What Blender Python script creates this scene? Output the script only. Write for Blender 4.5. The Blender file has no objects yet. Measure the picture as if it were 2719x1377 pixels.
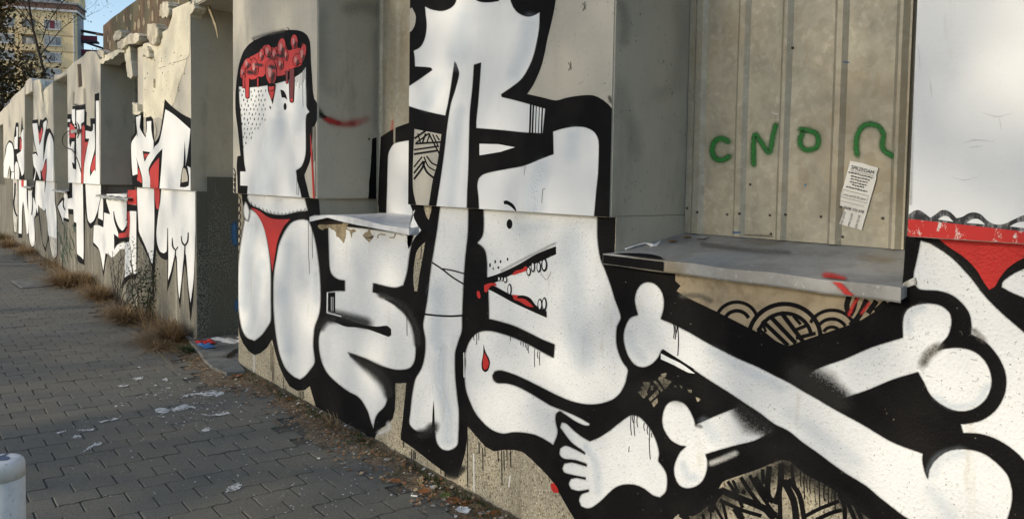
import bpy, bmesh, math, random
import numpy as np
from mathutils import Vector, Matrix
from mathutils.geometry import tessellate_polygon

# ------------------------------------------------------------------ camera, sky, sun, exposure
scene = bpy.context.scene
COL = scene.collection
HC = 1.65
RM = np.array([[0.6221461157, 0.0491562974, -0.7813564290],
               [0.7827319156, -0.0183041560, 0.6220897894],
               [0.0162775608, -0.9986233606, -0.0498640624]])
FPX, CX, CY, PW, PH = 2082.29, 1360.0, 585.0, 2719.0, 1377.0
camd = bpy.data.cameras.new('camera')
cam = bpy.data.objects.new('camera', camd); COL.objects.link(cam)
r, u, b = RM[:, 0], -RM[:, 1], -RM[:, 2]
cam.matrix_world = Matrix(((r[0], u[0], b[0], 0), (r[1], u[1], b[1], 0), (r[2], u[2], b[2], HC), (0, 0, 0, 1)))
camd.sensor_width = 36.0
camd.lens = FPX / PW * 36.0
camd.shift_x = 0.0
camd.shift_y = -(PH / 2 - CY) / PW
camd.clip_start = 0.05
camd.clip_end = 2000
scene.camera = cam

SUN_EL, SUN_A = math.radians(23), math.radians(13)       # elevation; angle from the wall's normal towards -X
SDIR = Vector((-math.cos(SUN_EL) * math.sin(SUN_A), -math.cos(SUN_EL) * math.cos(SUN_A), math.sin(SUN_EL)))
world = bpy.data.worlds.new('World'); scene.world = world; world.use_nodes = True
wn = world.node_tree; wn.nodes.clear()
sky = wn.nodes.new('ShaderNodeTexSky'); sky.sky_type = 'NISHITA'; sky.sun_disc = False
sky.sun_elevation = SUN_EL; sky.sun_rotation = math.atan2(SDIR.x, SDIR.y)
sky.air_density = 1.0; sky.dust_density = 0.9; sky.ozone_density = 1.0
bg = wn.nodes.new('ShaderNodeBackground'); bg.inputs[1].default_value = 0.15
wo = wn.nodes.new('ShaderNodeOutputWorld')
wn.links.new(sky.outputs[0], bg.inputs[0]); wn.links.new(bg.outputs[0], wo.inputs[0])
sund = bpy.data.lights.new('sun', 'SUN'); sund.energy = 1.65; sund.angle = math.radians(0.8); sund.color = (1.0, 0.87, 0.68)
sun = bpy.data.objects.new('sun', sund); COL.objects.link(sun)
sun.rotation_euler = SDIR.to_track_quat('Z', 'Y').to_euler(); sun.location = (-10, -20, 15)
vs = scene.view_settings
vs.view_transform = 'Standard'; vs.look = 'None'; vs.gamma = 1.0; vs.use_curve_mapping = False; vs.exposure = 0.53
scene.render.engine = 'CYCLES'
scene.cycles.max_bounces = 6; scene.cycles.transparent_max_bounces = 16

rng = random.Random(7)
nrg = np.random.default_rng(11)

# ------------------------------------------------------------------ measuring: photograph pixel -> point on a real plane of the place
CR = dict(A=(600, 0, 2.33), B=(600, 480, 1.948), C=(980, 0, 2.174), D=(1000, 500, 2.61), E=(900, 900, 2.576),
          F=(1600, 0, 1.8647), G=(1600, 600, 3.0306), H=(1600, 880, 2.6257), I=(2150, 500, 1.4886),
          J=(0, 0, 2.61), K=(0, 400, 2.61), L=(0, 180, 4.0767), M=(200, 0, 5.019), N=(0, 0, 4.35),
          a=(330, 240, 4.66), b=(330, 480, 3.434), c=(160, 220, 4.66), d=(140, 470, 4.35), e=(0, 270, 5.93),
          g=(0, 460, 5.437), h=(620, 60, 5.02), i=(2180, 400, 5.44), j=(820, 540, 8.587), k=(480, 800, 4.66),
          l=(1720, 1220, 3.788), m=(160, 620, 3.8375), P=(0, 0, 1.0), V=(0, 0, 0.9474), p=(0, 880, 2.626))
def px(c, pts):
    o = CR[c]
    return [(o[0] + p[0] / o[2], o[1] + p[1] / o[2]) for p in pts]
def ray(x, y):
    return RM @ np.array([x - CX, y - CY, FPX])
CAM = np.array([0, 0, HC])
def onY(x, y, Y): v = ray(x, y); return CAM + v * (Y / v[1])
def onX(x, y, X): v = ray(x, y); return CAM + v * (X / v[0])
def onZ(x, y, Z): v = ray(x, y); return CAM + v * ((Z - HC) / v[2])

DL, DU = 2.3615, 2.3285           # face of the plinth, face of the piers above it
ZS = 1.507                        # underside of the piers
WT = 0.47                         # wall thickness to the window infill
YP = DU + WT                      # face of the sheet metal in the windows
EDGE = dict(p3l=-1.071, p2r=-2.274, p2l=-3.884, p1r=-5.10, p1l=-6.794, p0r=-7.973, p0l=-10.33,
            m1r=-12.185, m1l=-14.674, m2r=-16.05, m2l=-18.70, m3r=-19.94, m3l=-23.82)
def SILLZ(Y): return 1.356 + (Y - (DL - .04)) * 0.155

# ------------------------------------------------------------------ materials (all procedural, world position)
MATS = {}
class NT:
    def __init__(s, name):
        s.m = bpy.data.materials.new(name); s.m.use_nodes = True
        s.t = s.m.node_tree; s.t.nodes.clear()
        s.out = s.n('ShaderNodeOutputMaterial'); s.bs = s.n('ShaderNodeBsdfPrincipled')
        s.t.links.new(s.bs.outputs[0], s.out.inputs[0])
        s.geo = s.n('ShaderNodeNewGeometry')
        MATS[name] = s.m
    def n(s, k): return s.t.nodes.new(k)
    def l(s, a, b_): s.t.links.new(a, b_)
    def noise(s, scale, detail=4, rough=.6, sc=(1, 1, 1), off=(0, 0, 0)):
        mp = s.n('ShaderNodeMapping'); s.l(s.geo.outputs['Position'], mp.inputs[0])
        mp.inputs['Scale'].default_value = sc; mp.inputs['Location'].default_value = off
        q = s.n('ShaderNodeTexNoise'); q.inputs['Scale'].default_value = scale
        q.inputs['Detail'].default_value = detail; q.inputs['Roughness'].default_value = rough
        s.l(mp.outputs[0], q.inputs['Vector']); return q.outputs['Fac']
    def voro(s, scale, feature='F1', out='Distance', sc=(1, 1, 1)):
        mp = s.n('ShaderNodeMapping'); s.l(s.geo.outputs['Position'], mp.inputs[0]); mp.inputs['Scale'].default_value = sc
        q = s.n('ShaderNodeTexVoronoi'); q.inputs['Scale'].default_value = scale; q.feature = feature
        s.l(mp.outputs[0], q.inputs['Vector']); return q.outputs[out]
    def ramp(s, fac, lo, hi, a=0.0, b_=1.0):
        q = s.n('ShaderNodeMapRange'); q.interpolation_type = 'SMOOTHSTEP'
        q.inputs[1].default_value = lo; q.inputs[2].default_value = hi
        q.inputs[3].default_value = a; q.inputs[4].default_value = b_
        s.l(fac, q.inputs[0]); return q.outputs[0]
    def mix(s, fac, a, b_, mode='MIX'):
        q = s.n('ShaderNodeMix'); q.data_type = 'RGBA'; q.blend_type = mode
        for sock, v in ((q.inputs[0], fac), (q.inputs[6], a), (q.inputs[7], b_)):
            if isinstance(v, (int, float)): sock.default_value = v
            elif isinstance(v, tuple): sock.default_value = v + (1,)
            else: s.l(v, sock)
        return q.outputs[2]
    def math(s, op, a, b_=0.0):
        q = s.n('ShaderNodeMath'); q.operation = op
        for sock, v in ((q.inputs[0], a), (q.inputs[1], b_)):
            if isinstance(v, (int, float)): sock.default_value = v
            else: s.l(v, sock)
        return q.outputs[0]
    def bump(s, h, dist=.004, strength=1.0):
        q = s.n('ShaderNodeBump'); q.inputs['Strength'].default_value = strength; q.inputs['Distance'].default_value = dist
        s.l(h, q.inputs['Height'])
        if s.bs.inputs['Normal'].is_linked: s.l(s.bs.inputs['Normal'].links[0].from_socket, q.inputs['Normal'])
        s.l(q.outputs[0], s.bs.inputs['Normal'])
    def fin(s, col, rough=.85, metal=0.0, spec=.3):
        if isinstance(col, tuple): s.bs.inputs['Base Color'].default_value = col + (1,)
        else: s.l(col, s.bs.inputs['Base Color'])
        if isinstance(rough, (int, float)): s.bs.inputs['Roughness'].default_value = rough
        else: s.l(rough, s.bs.inputs['Roughness'])
        s.bs.inputs['Metallic'].default_value = metal
        s.bs.inputs['Specular IOR Level'].default_value = spec
        return s.m

def simple(name, base, dark=None, scale=8, lo=.4, hi=.65, rough=.85, metal=0.0, bump=None, sc=(1, 1, 1), spec=.3):
    t = NT(name)
    c = t.mix(t.ramp(t.noise(scale, sc=sc), lo, hi), base, dark or tuple(x * .7 for x in base))
    if bump: t.bump(t.noise(bump[0], 3), bump[1])
    return t.fin(c, rough, metal, spec)

def make_materials():
    t = NT('plaster')                                   # smooth render of the piers
    c = t.mix(t.ramp(t.noise(1.3, 5), .38, .68), (.52, .49, .415), (.43, .41, .35))
    c = t.mix(t.ramp(t.noise(5, 6, .65, (1, 1, .22)), .5, .75), c, (.38, .36, .305))
    c = t.mix(t.ramp(t.noise(60, 3), .64, .74), c, (.22, .20, .17))
    c = t.mix(t.ramp(t.noise(.8, 4, .6, off=(5, 2, 9)), .55, .7), c, (.55, .51, .42))
    t.bump(t.noise(90, 3), .0008); t.bump(t.noise(7, 3), .003)
    t.fin(c, .9)
    t = NT('pale_plaster')                              # newer cream patch, flaking
    c = t.mix(t.ramp(t.noise(3, 6), .4, .65), (.70, .66, .52), (.58, .54, .42))
    c = t.mix(t.ramp(t.noise(22, 4), .62, .72), c, (.34, .30, .23))
    t.bump(t.noise(40, 4), .004); t.fin(c, .9)
    t = NT('reveal')                                    # grey cement jambs
    c = t.mix(t.ramp(t.noise(2.2, 5), .36, .66), (.49, .455, .365), (.43, .40, .325))
    c = t.mix(t.ramp(t.noise(6, 6, .6, (1, 1, .3)), .55, .74), c, (.36, .335, .27))
    c = t.mix(t.ramp(t.noise(45, 4, .7, off=(3, 3, 3)), .62, .70), c, (.27, .25, .20))
    t.bump(t.noise(50, 4), .001); t.bump(t.noise(4, 3), .005); t.fin(c, .92)
    t = NT('roughcast')                                 # pebbly base coat of the plinth
    c = t.mix(t.ramp(t.noise(1.6, 5), .35, .65), (.44, .385, .275), (.35, .315, .235))
    g = t.noise(95, 2, .5)
    c = t.mix(t.ramp(g, .52, .64), c, (.14, .118, .08))
    c = t.mix(t.ramp(t.noise(110, 2, .5, off=(3, 1, 4)), .58, .66), c, (.60, .54, .41))
    c = t.mix(t.ramp(t.noise(7, 6, .6, (1.2, 1, .14)), .52, .72), c, (.20, .175, .13))
    t.bump(g, .0035); t.fin(c, .95)
    t = NT('grey_roughcast')                            # weathered grey plinth beyond the doorway
    c = t.mix(t.ramp(t.noise(2.5, 5, .6, (1.5, 1, .3)), .35, .65), (.23, .215, .17), (.15, .145, .12))
    g = t.noise(110, 2, .5)
    c = t.mix(t.ramp(g, .52, .64), c, (.07, .065, .055))
    c = t.mix(t.ramp(t.noise(9, 6, .6, (1.5, 1, .12)), .56, .70), c, (.36, .34, .29))
    t.bump(g, .0035); t.fin(c, .95)
    t = NT('dark_roughcast')
    g = t.noise(85, 2, .5)
    c = t.mix(t.ramp(g, .42, .66), (.07, .072, .06), (.24, .24, .205))
    c = t.mix(t.ramp(t.noise(3, 5, .65, (1, 1, .4)), .42, .62), c, (.11, .11, .092))
    t.bump(g, .006); t.fin(c, .95)
    for nm, fine, dist, grime in (('white_paint', 120, .0004, .72), ('white_paint_rough', 110, .0030, .69)):
        t = NT(nm)
        c = t.mix(t.ramp(t.noise(1.7, 4), .4, .65), (.79, .80, .79), (.735, .75, .75))
        c = t.mix(t.ramp(t.noise(3, 5, .6, (1, 1, .8), (1, 9, 3)), .5, .8), c, (.71, .725, .73))
        g = t.noise(fine, 2, .5)
        if nm.endswith('rough'): c = t.mix(t.ramp(g, .64, .76), c, (.56, .55, .51))
        if nm.endswith('rough'): c = t.mix(t.ramp(t.noise(120, 2, .5, off=(6, 2, 8)), .67, .72), c, (.22, .20, .17))
        c = t.mix(t.ramp(t.noise(28, 5, .7), grime, grime + .05), c, (.34, .32, .27))
        c = t.mix(t.ramp(t.noise(9, 6, .65, (1.3, 1, .25), (4, 4, 4)), .60, .78), c, (.64, .62, .56))
        t.bump(g, dist); t.bump(t.noise(6, 3), .002); t.fin(c, .8)
    for nm, dist in (('black_paint', .0004), ('black_paint_rough', .0035)):
        t = NT(nm)
        g = t.noise(120, 2, .5)
        c = t.mix(t.ramp(t.noise(3, 5), .4, .7), (.006, .0055, .006), (.013, .012, .0115))
        if nm.endswith('rough'): c = t.mix(t.ramp(t.noise(75, 2, .4, off=(1, 7, 2)), .72, .78), c, (.20, .18, .15))
        t.bump(g, dist); t.fin(c, .8, 0, .08)
    for nm, dist in (('red_paint', .0004), ('red_paint_rough', .0035)):
        t = NT(nm)
        g = t.noise(120, 2, .5)
        c = t.mix(t.ramp(t.noise(5, 5), .4, .7), (.52, .022, .018), (.40, .018, .016))
        if nm.endswith('rough'): c = t.mix(t.ramp(t.noise(90, 2, .4), .66, .76), c, (.16, .02, .016))
        t.bump(g, dist); t.fin(c, .6)
    t = NT('worn_red'); g = t.noise(45, 5, .7, (1, 1, .5))
    t.fin(t.mix(t.ramp(g, .56, .64), (.50, .028, .024), (.66, .60, .54)), .7)
    t = NT('worn_black'); g = t.noise(50, 5, .7, (1, 1, .4))
    t.fin(t.mix(t.ramp(g, .44, .70), (.025, .026, .028), (.30, .30, .31)), .7)
    t = NT('pink_paint'); t.fin((.62, .17, .15), .6)
    t = NT('dark_red_paint'); t.fin((.13, .012, .014), .6)
    t = NT('weathered_white'); g = t.noise(30, 5, .7, (1, 1, .35))
    t.bump(t.noise(110, 2), .006)
    t.fin(t.mix(t.ramp(g, .46, .62), (.60, .59, .55), (.26, .245, .20)), .85)
    for nm, colr in (('red_spray', (.50, .03, .025)), ('black_spray', (.007, .007, .007)), ('green_spray', (.016, .16, .03)),
                     ('white_spray', (.75, .74, .70)), ('blue_spray', (.05, .16, .36)), ('grey_stain', (.12, .11, .09)),
                     ('dark_green_spray', (.02, .06, .03)), ('pale_red_spray', (.66, .30, .28)), ('bare_spray', (.42, .38, .29)), ('pale_blue_tint', (.56, .65, .74))):  # pale blue: soft translucent bands laid over the white figures
        t = NT(nm)                                      # soft-edged sprays, stains and tints: cover fades to nothing at the edge
        t.fin(colr, .65)
        at = t.n('ShaderNodeAttribute'); at.attribute_name = 'cover'
        gr = t.noise(150, 2, .6)
        a = t.math('MINIMUM', t.math('MULTIPLY', at.outputs['Fac'], t.ramp(gr, .3, .7, .9 if 'pale' in nm else .75, 1.1 if 'pale' in nm else 1.35)), 1.0)
        tr = t.n('ShaderNodeBsdfTransparent'); mx = t.n('ShaderNodeMixShader')
        t.l(a, mx.inputs[0]); t.l(tr.outputs[0], mx.inputs[1]); t.l(t.bs.outputs[0], mx.inputs[2])
        t.l(mx.outputs[0], t.out.inputs[0])
    t = NT('galvanised')
    v = t.voro(34, 'F1', 'Color', (1, 1, .8))
    c = t.mix(t.ramp(t.noise(9, 6, .7), .36, .66), (.335, .318, .25), (.275, .262, .208))
    c = t.mix(t.ramp(t.noise(38, 4, .6), .5, .7), c, (.385, .365, .295))
    c = t.mix(t.ramp(t.noise(1.4, 4), .5, .7), c, (.30, .255, .175))
    c = t.mix(t.ramp(v, 0, 1, 0, .3), c, (.46, .44, .38))
    t.bump(t.noise(25, 3), .0012); t.fin(c, t.ramp(t.noise(12, 4), .3, .7, .42, .62), .25, .4)
    t = NT('zinc_sill')
    c = t.mix(t.ramp(t.noise(7, 6, .65), .38, .66), (.33, .33, .32), (.235, .235, .225))
    c = t.mix(t.ramp(t.noise(50, 3), .6, .7), c, (.38, .385, .39))
    c = t.mix(t.ramp(t.noise(2.5, 5, off=(3, 3, 3)), .54, .68), c, (.20, .175, .13))
    t.bump(t.noise(8, 3), .002); t.fin(c, .5, .2, .4)
    t = NT('bright_zinc')
    c = t.mix(t.ramp(t.noise(9, 6, .65), .4, .68), (.66, .665, .67), (.52, .52, .52))
    t.bump(t.noise(7, 3), .003); t.fin(c, .5, .15, .4)
    # ground
    t = NT('paver')
    oi = t.n('ShaderNodeObjectInfo'); at = t.n('ShaderNodeAttribute'); at.attribute_name = 'tone'
    rnd = t.math('FRACT', t.math('ADD', oi.outputs['Random'], at.outputs['Fac']))
    c = t.mix(rnd, (.126, .118, .094), (.144, .134, .105))
    c = t.mix(t.ramp(t.noise(1.1, 5), .4, .62), c, (.114, .114, .098))
    c = t.mix(t.ramp(t.noise(140, 3, .6), .52, .72), c, (.21, .195, .165))
    c = t.mix(t.ramp(t.noise(110, 3, .6, off=(2, 5, 1)), .56, .7), c, (.05, .048, .042))
    c = t.mix(t.ramp(t.noise(9, 6, .75), .60, .72), c, (.062, .058, .05))
    t.bump(t.noise(160, 2), .002); t.bump(t.noise(20, 3), .003); t.fin(c, .85, 0, .35)
    simple('joint_sand', (.085, .077, .060), (.13, .117, .088), 40, .5, .65, bump=(120, .004))
    t = NT('soil')
    c = t.mix(t.ramp(t.noise(18, 5, .7), .4, .62), (.125, .095, .06), (.22, .175, .12))
    c = t.mix(t.ramp(t.noise(6, 5, .6, off=(2, 2, 2)), .60, .70), c, (.07, .08, .035))
    c = t.mix(t.ramp(t.noise(75, 3), .62, .7), c, (.30, .27, .22))
    t.bump(t.noise(60, 4), .02); t.fin(c, .95)
    simple('concrete_slab', (.17, .175, .165), (.10, .10, .09), 9, bump=(60, .004))
    simple('asphalt', (.05, .05, .05), (.065, .064, .06), 4, bump=(150, .003))
    t = NT('paint_spill'); t.fin(t.mix(t.ramp(t.noise(35, 5, .7), .42, .6), (.66, .66, .64), (.40, .40, .38)), .8)
    tr = t.n('ShaderNodeBsdfTransparent'); mx = t.n('ShaderNodeMixShader')
    t.l(t.ramp(t.noise(45, 5, .7, (1, .6, 1)), .36, .50), mx.inputs[0]); t.l(tr.outputs[0], mx.inputs[1]); t.l(t.bs.outputs[0], mx.inputs[2]); t.l(mx.outputs[0], t.out.inputs[0])
    # ruin
    t = NT('masonry')
    c = t.mix(t.ramp(t.noise(4, 5), .35, .66), (.155, .108, .068), (.10, .07, .048))
    c = t.mix(t.ramp(t.noise(9, 5, .6, (1.6, 1, .25)), .52, .70), c, (.23, .165, .105))
    c = t.mix(t.ramp(t.noise(1.2, 3, off=(8, 8, 1)), .52, .62), c, (.12, .11, .07))
    t.bump(t.noise(30, 4), .012); t.fin(c, .95)
    simple('mortar_and_sill_shade', (.34, .28, .19), (.25, .2, .13), 14, bump=(40, .006))
    t = NT('broken_stone')
    c = t.mix(t.ramp(t.noise(9, 5), .4, .66), (.66, .62, .50), (.45, .40, .30))
    c = t.mix(t.ramp(t.noise(40, 3), .6, .7), c, (.25, .22, .17))
    t.bump(t.noise(18, 5), .03); t.fin(c, .95)
    t = NT('bare_cement')
    c = t.mix(t.ramp(t.noise(14, 6), .4, .66), (.34, .28, .18), (.20, .155, .10))
    t.bump(t.noise(40, 5), .012); t.fin(c, .95)
    simple('hole', (.03, .022, .018), rough=1.0)
    simple('old_board', (.085, .062, .042), (.05, .038, .028), 6, sc=(3, 1, .4))
    simple('rusty_board', (.16, .06, .035), (.09, .045, .03), 7)
    simple('old_window', (.16, .175, .17), (.11, .115, .11), 5, rough=.4)
    simple('rust_wire', (.09, .065, .05))
    simple('root', (.40, .33, .21), (.3, .24, .15))
    # small things
    t = NT('bollard_white')
    c = t.mix(t.ramp(t.noise(10, 5), .42, .66), (.68, .685, .67), (.52, .53, .50))
    c = t.mix(t.ramp(t.noise(55, 4, .7), .62, .70), c, (.22, .22, .20))
    c = t.mix(t.ramp(t.noise(16, 5, .7, (1, 1, .3)), .56, .74), c, (.42, .42, .38))
    t.bump(t.noise(50, 3), .0015); t.fin(c, .5)
    simple('bollard_bare', (.06, .08, .13), (.10, .12, .17), 30, rough=.5)
    simple('plastic_white', (.78, .78, .76), (.72, .72, .70), rough=.35)
    simple('paper', (.80, .79, .73), (.76, .74, .67), 12)
    simple('ink', (.03, .03, .032))
    simple('scrap_paper', (.70, .71, .70), (.5, .5, .5), 30)
    simple('leaf_orange', (.30, .105, .03), (.18, .07, .025), 30, rough=.7)
    simple('leaf_tan', (.34, .24, .13), (.24, .16, .08), 30, rough=.7)
    simple('leaf_brown', (.12, .07, .035), (.07, .045, .025), 30)
    simple('litter_red', (.48, .03, .03)); simple('litter_blue', (.05, .17, .40)); simple('screw', (.10, .09, .08), metal=.4)
    # plants
    def leafy(name, cols, transl=.25):
        t = NT(name)
        at = t.n('ShaderNodeAttribute'); at.attribute_name = 'tone'
        cr = t.n('ShaderNodeValToRGB'); el = cr.color_ramp.elements
        while len(el) < len(cols): el.new(.5)
        for k, c in enumerate(cols): el[k].position = k / (len(cols) - 1); el[k].color = c + (1,)
        t.l(at.outputs['Fac'], cr.inputs[0])
        t.fin(cr.outputs[0], .8, 0, .2)
        tr = t.n('ShaderNodeBsdfTranslucent'); t.l(cr.outputs[0], tr.inputs[0])
        mx = t.n('ShaderNodeMixShader'); mx.inputs[0].default_value = transl
        t.l(t.bs.outputs[0], mx.inputs[1]); t.l(tr.outputs[0], mx.inputs[2]); t.l(mx.outputs[0], t.out.inputs[0])
    leafy('dry_grass', [(.11, .072, .042), (.22, .145, .075), (.32, .22, .115), (.44, .34, .20)])
    leafy('weed_green', [(.012, .025, .012), (.025, .05, .02), (.05, .085, .03)])
    leafy('moss', [(.03, .045, .015), (.06, .09, .025), (.10, .13, .04)])
    leafy('autumn_leaf', [(.055, .038, .016), (.095, .06, .022), (.15, .088, .03), (.075, .07, .024)])
    leafy('litter_mix', [(.12, .07, .04), (.20, .12, .06), (.26, .11, .045), (.34, .26, .16), (.40, .37, .32), (.60, .60, .58)], .1)
    simple('bark', (.075, .058, .045), (.04, .032, .026), 9, sc=(1, 1, .2), bump=(20, .02))
    # far building
    simple('yellow_render', (.80, .63, .36), (.76, .58, .32), .25, bump=(8, .01))
    simple('grey_render', (.33, .34, .35), (.28, .29, .30), .3)
    simple('white_trim', (.75, .74, .72)); simple('brown_roof', (.20, .115, .085), (.16, .09, .07), .6)
    simple('ochre_band', (.42, .30, .16)); simple('window_frame', (.60, .60, .58)); simple('curtain', (.52, .50, .46), (.30, .31, .31), 1.2)
    t = NT('far_glass'); t.fin(t.mix(t.ramp(t.noise(.9, 3), .45, .55), (.14, .155, .165), (.22, .23, .23)), .25, 0, .5)
    simple('loggia', (.17, .165, .155)); simple('maroon', (.20, .05, .07)); simple('awning', (.07, .055, .07))
make_materials()
M = MATS

# ------------------------------------------------------------------ object helpers
def link(o, parent=None):
    COL.objects.link(o)
    if parent is not None: o.parent = parent
    return o
def wloc(o):
    v = Vector((0, 0, 0))
    while o is not None: v += o.location; o = o.parent
    return v
def tag(o, label=None, cat=None, group=None, kind=None):
    if label: o['label'] = label
    if cat: o['category'] = cat
    if group: o['group'] = group
    if kind: o['kind'] = kind
    return o
def thing(name, loc, label, cat, group=None):
    o = bpy.data.objects.new(name, None); o.location = loc; o.empty_display_size = .1
    link(o); return tag(o, label, cat, group)
def mesh(name, verts, faces, mats, parent=None, mi=None, smooth=False, loc=None, cover=None, tone=None):
    """one mesh object; verts in world coordinates"""
    me = bpy.data.meshes.new(name)
    base = wloc(parent) if parent is not None else Vector((0, 0, 0))
    off = Vector(loc) if loc is not None else Vector((0, 0, 0))
    o = bpy.data.objects.new(name, me)
    if loc is not None: o.location = off - base; base = off
    bx, by, bz = base
    me.from_pydata([(v[0] - bx, v[1] - by, v[2] - bz) for v in verts], [], faces)
    if not isinstance(mats, (list, tuple)): mats = [mats]
    for m_ in mats: me.materials.append(M[m_] if isinstance(m_, str) else m_)
    if mi is not None: me.polygons.foreach_set('material_index', mi)
    if smooth: me.polygons.foreach_set('use_smooth', [True] * len(me.polygons))
    if cover is not None:
        at = me.attributes.new('cover', 'FLOAT', 'POINT'); at.data.foreach_set('value', cover)
    if tone is not None:
        at = me.attributes.new('tone', 'FLOAT', 'POINT'); at.data.foreach_set('value', tone)
    me.update()
    return link(o, parent)
def fix_normals(o):
    bm = bmesh.new(); bm.from_mesh(o.data); bmesh.ops.recalc_face_normals(bm, faces=bm.faces); bm.to_mesh(o.data); bm.free(); return o
def bevel(o, w=.006, seg=2, ang=40):
    bm = bmesh.new(); bm.from_mesh(o.data)
    bmesh.ops.remove_doubles(bm, verts=bm.verts, dist=1e-5)
    bmesh.ops.recalc_face_normals(bm, faces=bm.faces)
    ed = [e for e in bm.edges if len(e.link_faces) == 2 and e.calc_face_angle(0) > math.radians(ang)]
    bmesh.ops.bevel(bm, geom=ed, offset=w, segments=seg, affect='EDGES', clamp_overlap=True)
    bm.to_mesh(o.data); bm.free(); return o
def boxgeo(x0, x1, y0, y1, z0, z1):
    v = [(x, y, z) for z in (z0, z1) for y in (y0, y1) for x in (x0, x1)]
    f = [(0, 2, 3, 1), (4, 5, 7, 6), (0, 1, 5, 4), (2, 6, 7, 3), (0, 4, 6, 2), (1, 3, 7, 5)]
    return v, f
def box(name, x0, x1, y0, y1, z0, z1, m_, parent=None, bev=0):
    v, f = boxgeo(x0, x1, y0, y1, z0, z1)
    o = mesh(name, v, f, m_, parent)
    if bev: bevel(o, bev)
    return o
def area2(p):
    return sum(p[k][0] * p[(k + 1) % len(p)][1] - p[(k + 1) % len(p)][0] * p[k][1] for k in range(len(p)))
def slab(name, xz, y0, y1, mats, parent=None, mi_side=None, bev=0):
    """polygon in the wall's own X-Z plane, given a thickness from y0 (street) to y1"""
    if area2(xz) < 0: xz = xz[::-1]
    n = len(xz)
    v = [(x, y0, z) for x, z in xz] + [(x, y1, z) for x, z in xz]
    tri = tessellate_polygon([[Vector((x, z, 0)) for x, z in xz]])
    f = []; mi = []
    for t in tri:
        a, b_, c = t
        pa, pb, pc = xz[a], xz[b_], xz[c]
        if (pb[0] - pa[0]) * (pc[1] - pa[1]) - (pb[1] - pa[1]) * (pc[0] - pa[0]) < 0: a, c = c, a
        f.append((a, b_, c)); mi.append(0); f.append((c + n, b_ + n, a + n)); mi.append(0)
    for k in range(n):
        q = (k + 1) % n
        f.append((q, k, k + n, q + n)); mi.append(1 if mi_side else 0)
    o = mesh(name, v, f, mats, parent, mi)
    if bev: bevel(o, bev)
    return o
def tube(pts, rad, sides=6, verts=None, faces=None):
    """tapered tube along points, appended to verts/faces"""
    verts = [] if verts is None else verts; faces = [] if faces is None else faces
    prev = None
    n = len(pts)
    for k in range(n):
        p = Vector(pts[k])
        d = (Vector(pts[min(k + 1, n - 1)]) - Vector(pts[max(k - 1, 0)]))
        if d.length < 1e-9: d = Vector((0, 0, 1))
        d.normalize()
        a = d.cross(Vector((0, 0, 1)) if abs(d.z) < .9 else Vector((1, 0, 0))); a.normalize(); b_ = d.cross(a)
        r_ = rad[k] if isinstance(rad, (list, tuple)) else rad
        s0 = len(verts)
        for q in range(sides):
            t = 2 * math.pi * q / sides
            w = p + a * (r_ * math.cos(t)) + b_ * (r_ * math.sin(t)); verts.append((w.x, w.y, w.z))
        if prev is not None:
            for q in range(sides):
                q2 = (q + 1) % sides
                faces.append((prev + q, prev + q2, s0 + q2, s0 + q))
        else: faces.append(tuple(range(s0 + sides - 1, s0 - 1, -1)))
        prev = s0
    faces.append(tuple(range(prev, prev + sides)))
    return verts, faces
def smooth_poly(pts, closed=True, lim=48, sub=5):
    """Catmull-Rom through the points, sharp where the outline turns sharply"""
    n = len(pts); P_ = [np.array(p, float) for p in pts]
    out = []
    def corner(k):
        if not closed and k in (0, n - 1): return True
        a = P_[k] - P_[(k - 1) % n]; b_ = P_[(k + 1) % n] - P_[k]
        la, lb = np.linalg.norm(a), np.linalg.norm(b_)
        if la < 1e-6 or lb < 1e-6: return True
        return math.degrees(math.acos(max(-1, min(1, float(a @ b_) / la / lb)))) > lim
    cor = [corner(k) for k in range(n)]
    tang = []
    for k in range(n):
        if cor[k]: tang.append(None)
        else: tang.append((P_[(k + 1) % n] - P_[(k - 1) % n]) * .5)
    for k in range(n if closed else n - 1):
        q = (k + 1) % n
        p0, p1 = P_[k], P_[q]; ch = p1 - p0; L_ = np.linalg.norm(ch)
        def lim_t(t):
            if t is None: return ch
            m_ = np.linalg.norm(t)
            return t * min(1.0, L_ / m_) if m_ > 0 else ch
        if cor[k] and cor[q]: out.append(tuple(p0)); continue
        t0, t1 = lim_t(tang[k]), lim_t(tang[q])
        for s in range(sub):
            u_ = s / sub; u2, u3 = u_ * u_, u_ ** 3
            out.append(tuple((2 * u3 - 3 * u2 + 1) * p0 + (u3 - 2 * u2 + u_) * t0 + (-2 * u3 + 3 * u2) * p1 + (u3 - u2) * t1))
    if not closed: out.append(tuple(P_[-1]))
    return out
def clip_half(poly, ax, sgn, val):
    out = []; n = len(poly)
    for k in range(n):
        a, b_ = poly[k], poly[(k + 1) % n]
        da, db = sgn * (a[ax] - val), sgn * (b_[ax] - val)
        if da >= 0: out.append(a)
        if (da >= 0) != (db >= 0):
            t = da / (da - db); out.append(tuple(a[q] + (b_[q] - a[q]) * t for q in range(len(a))))
    return out

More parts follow.
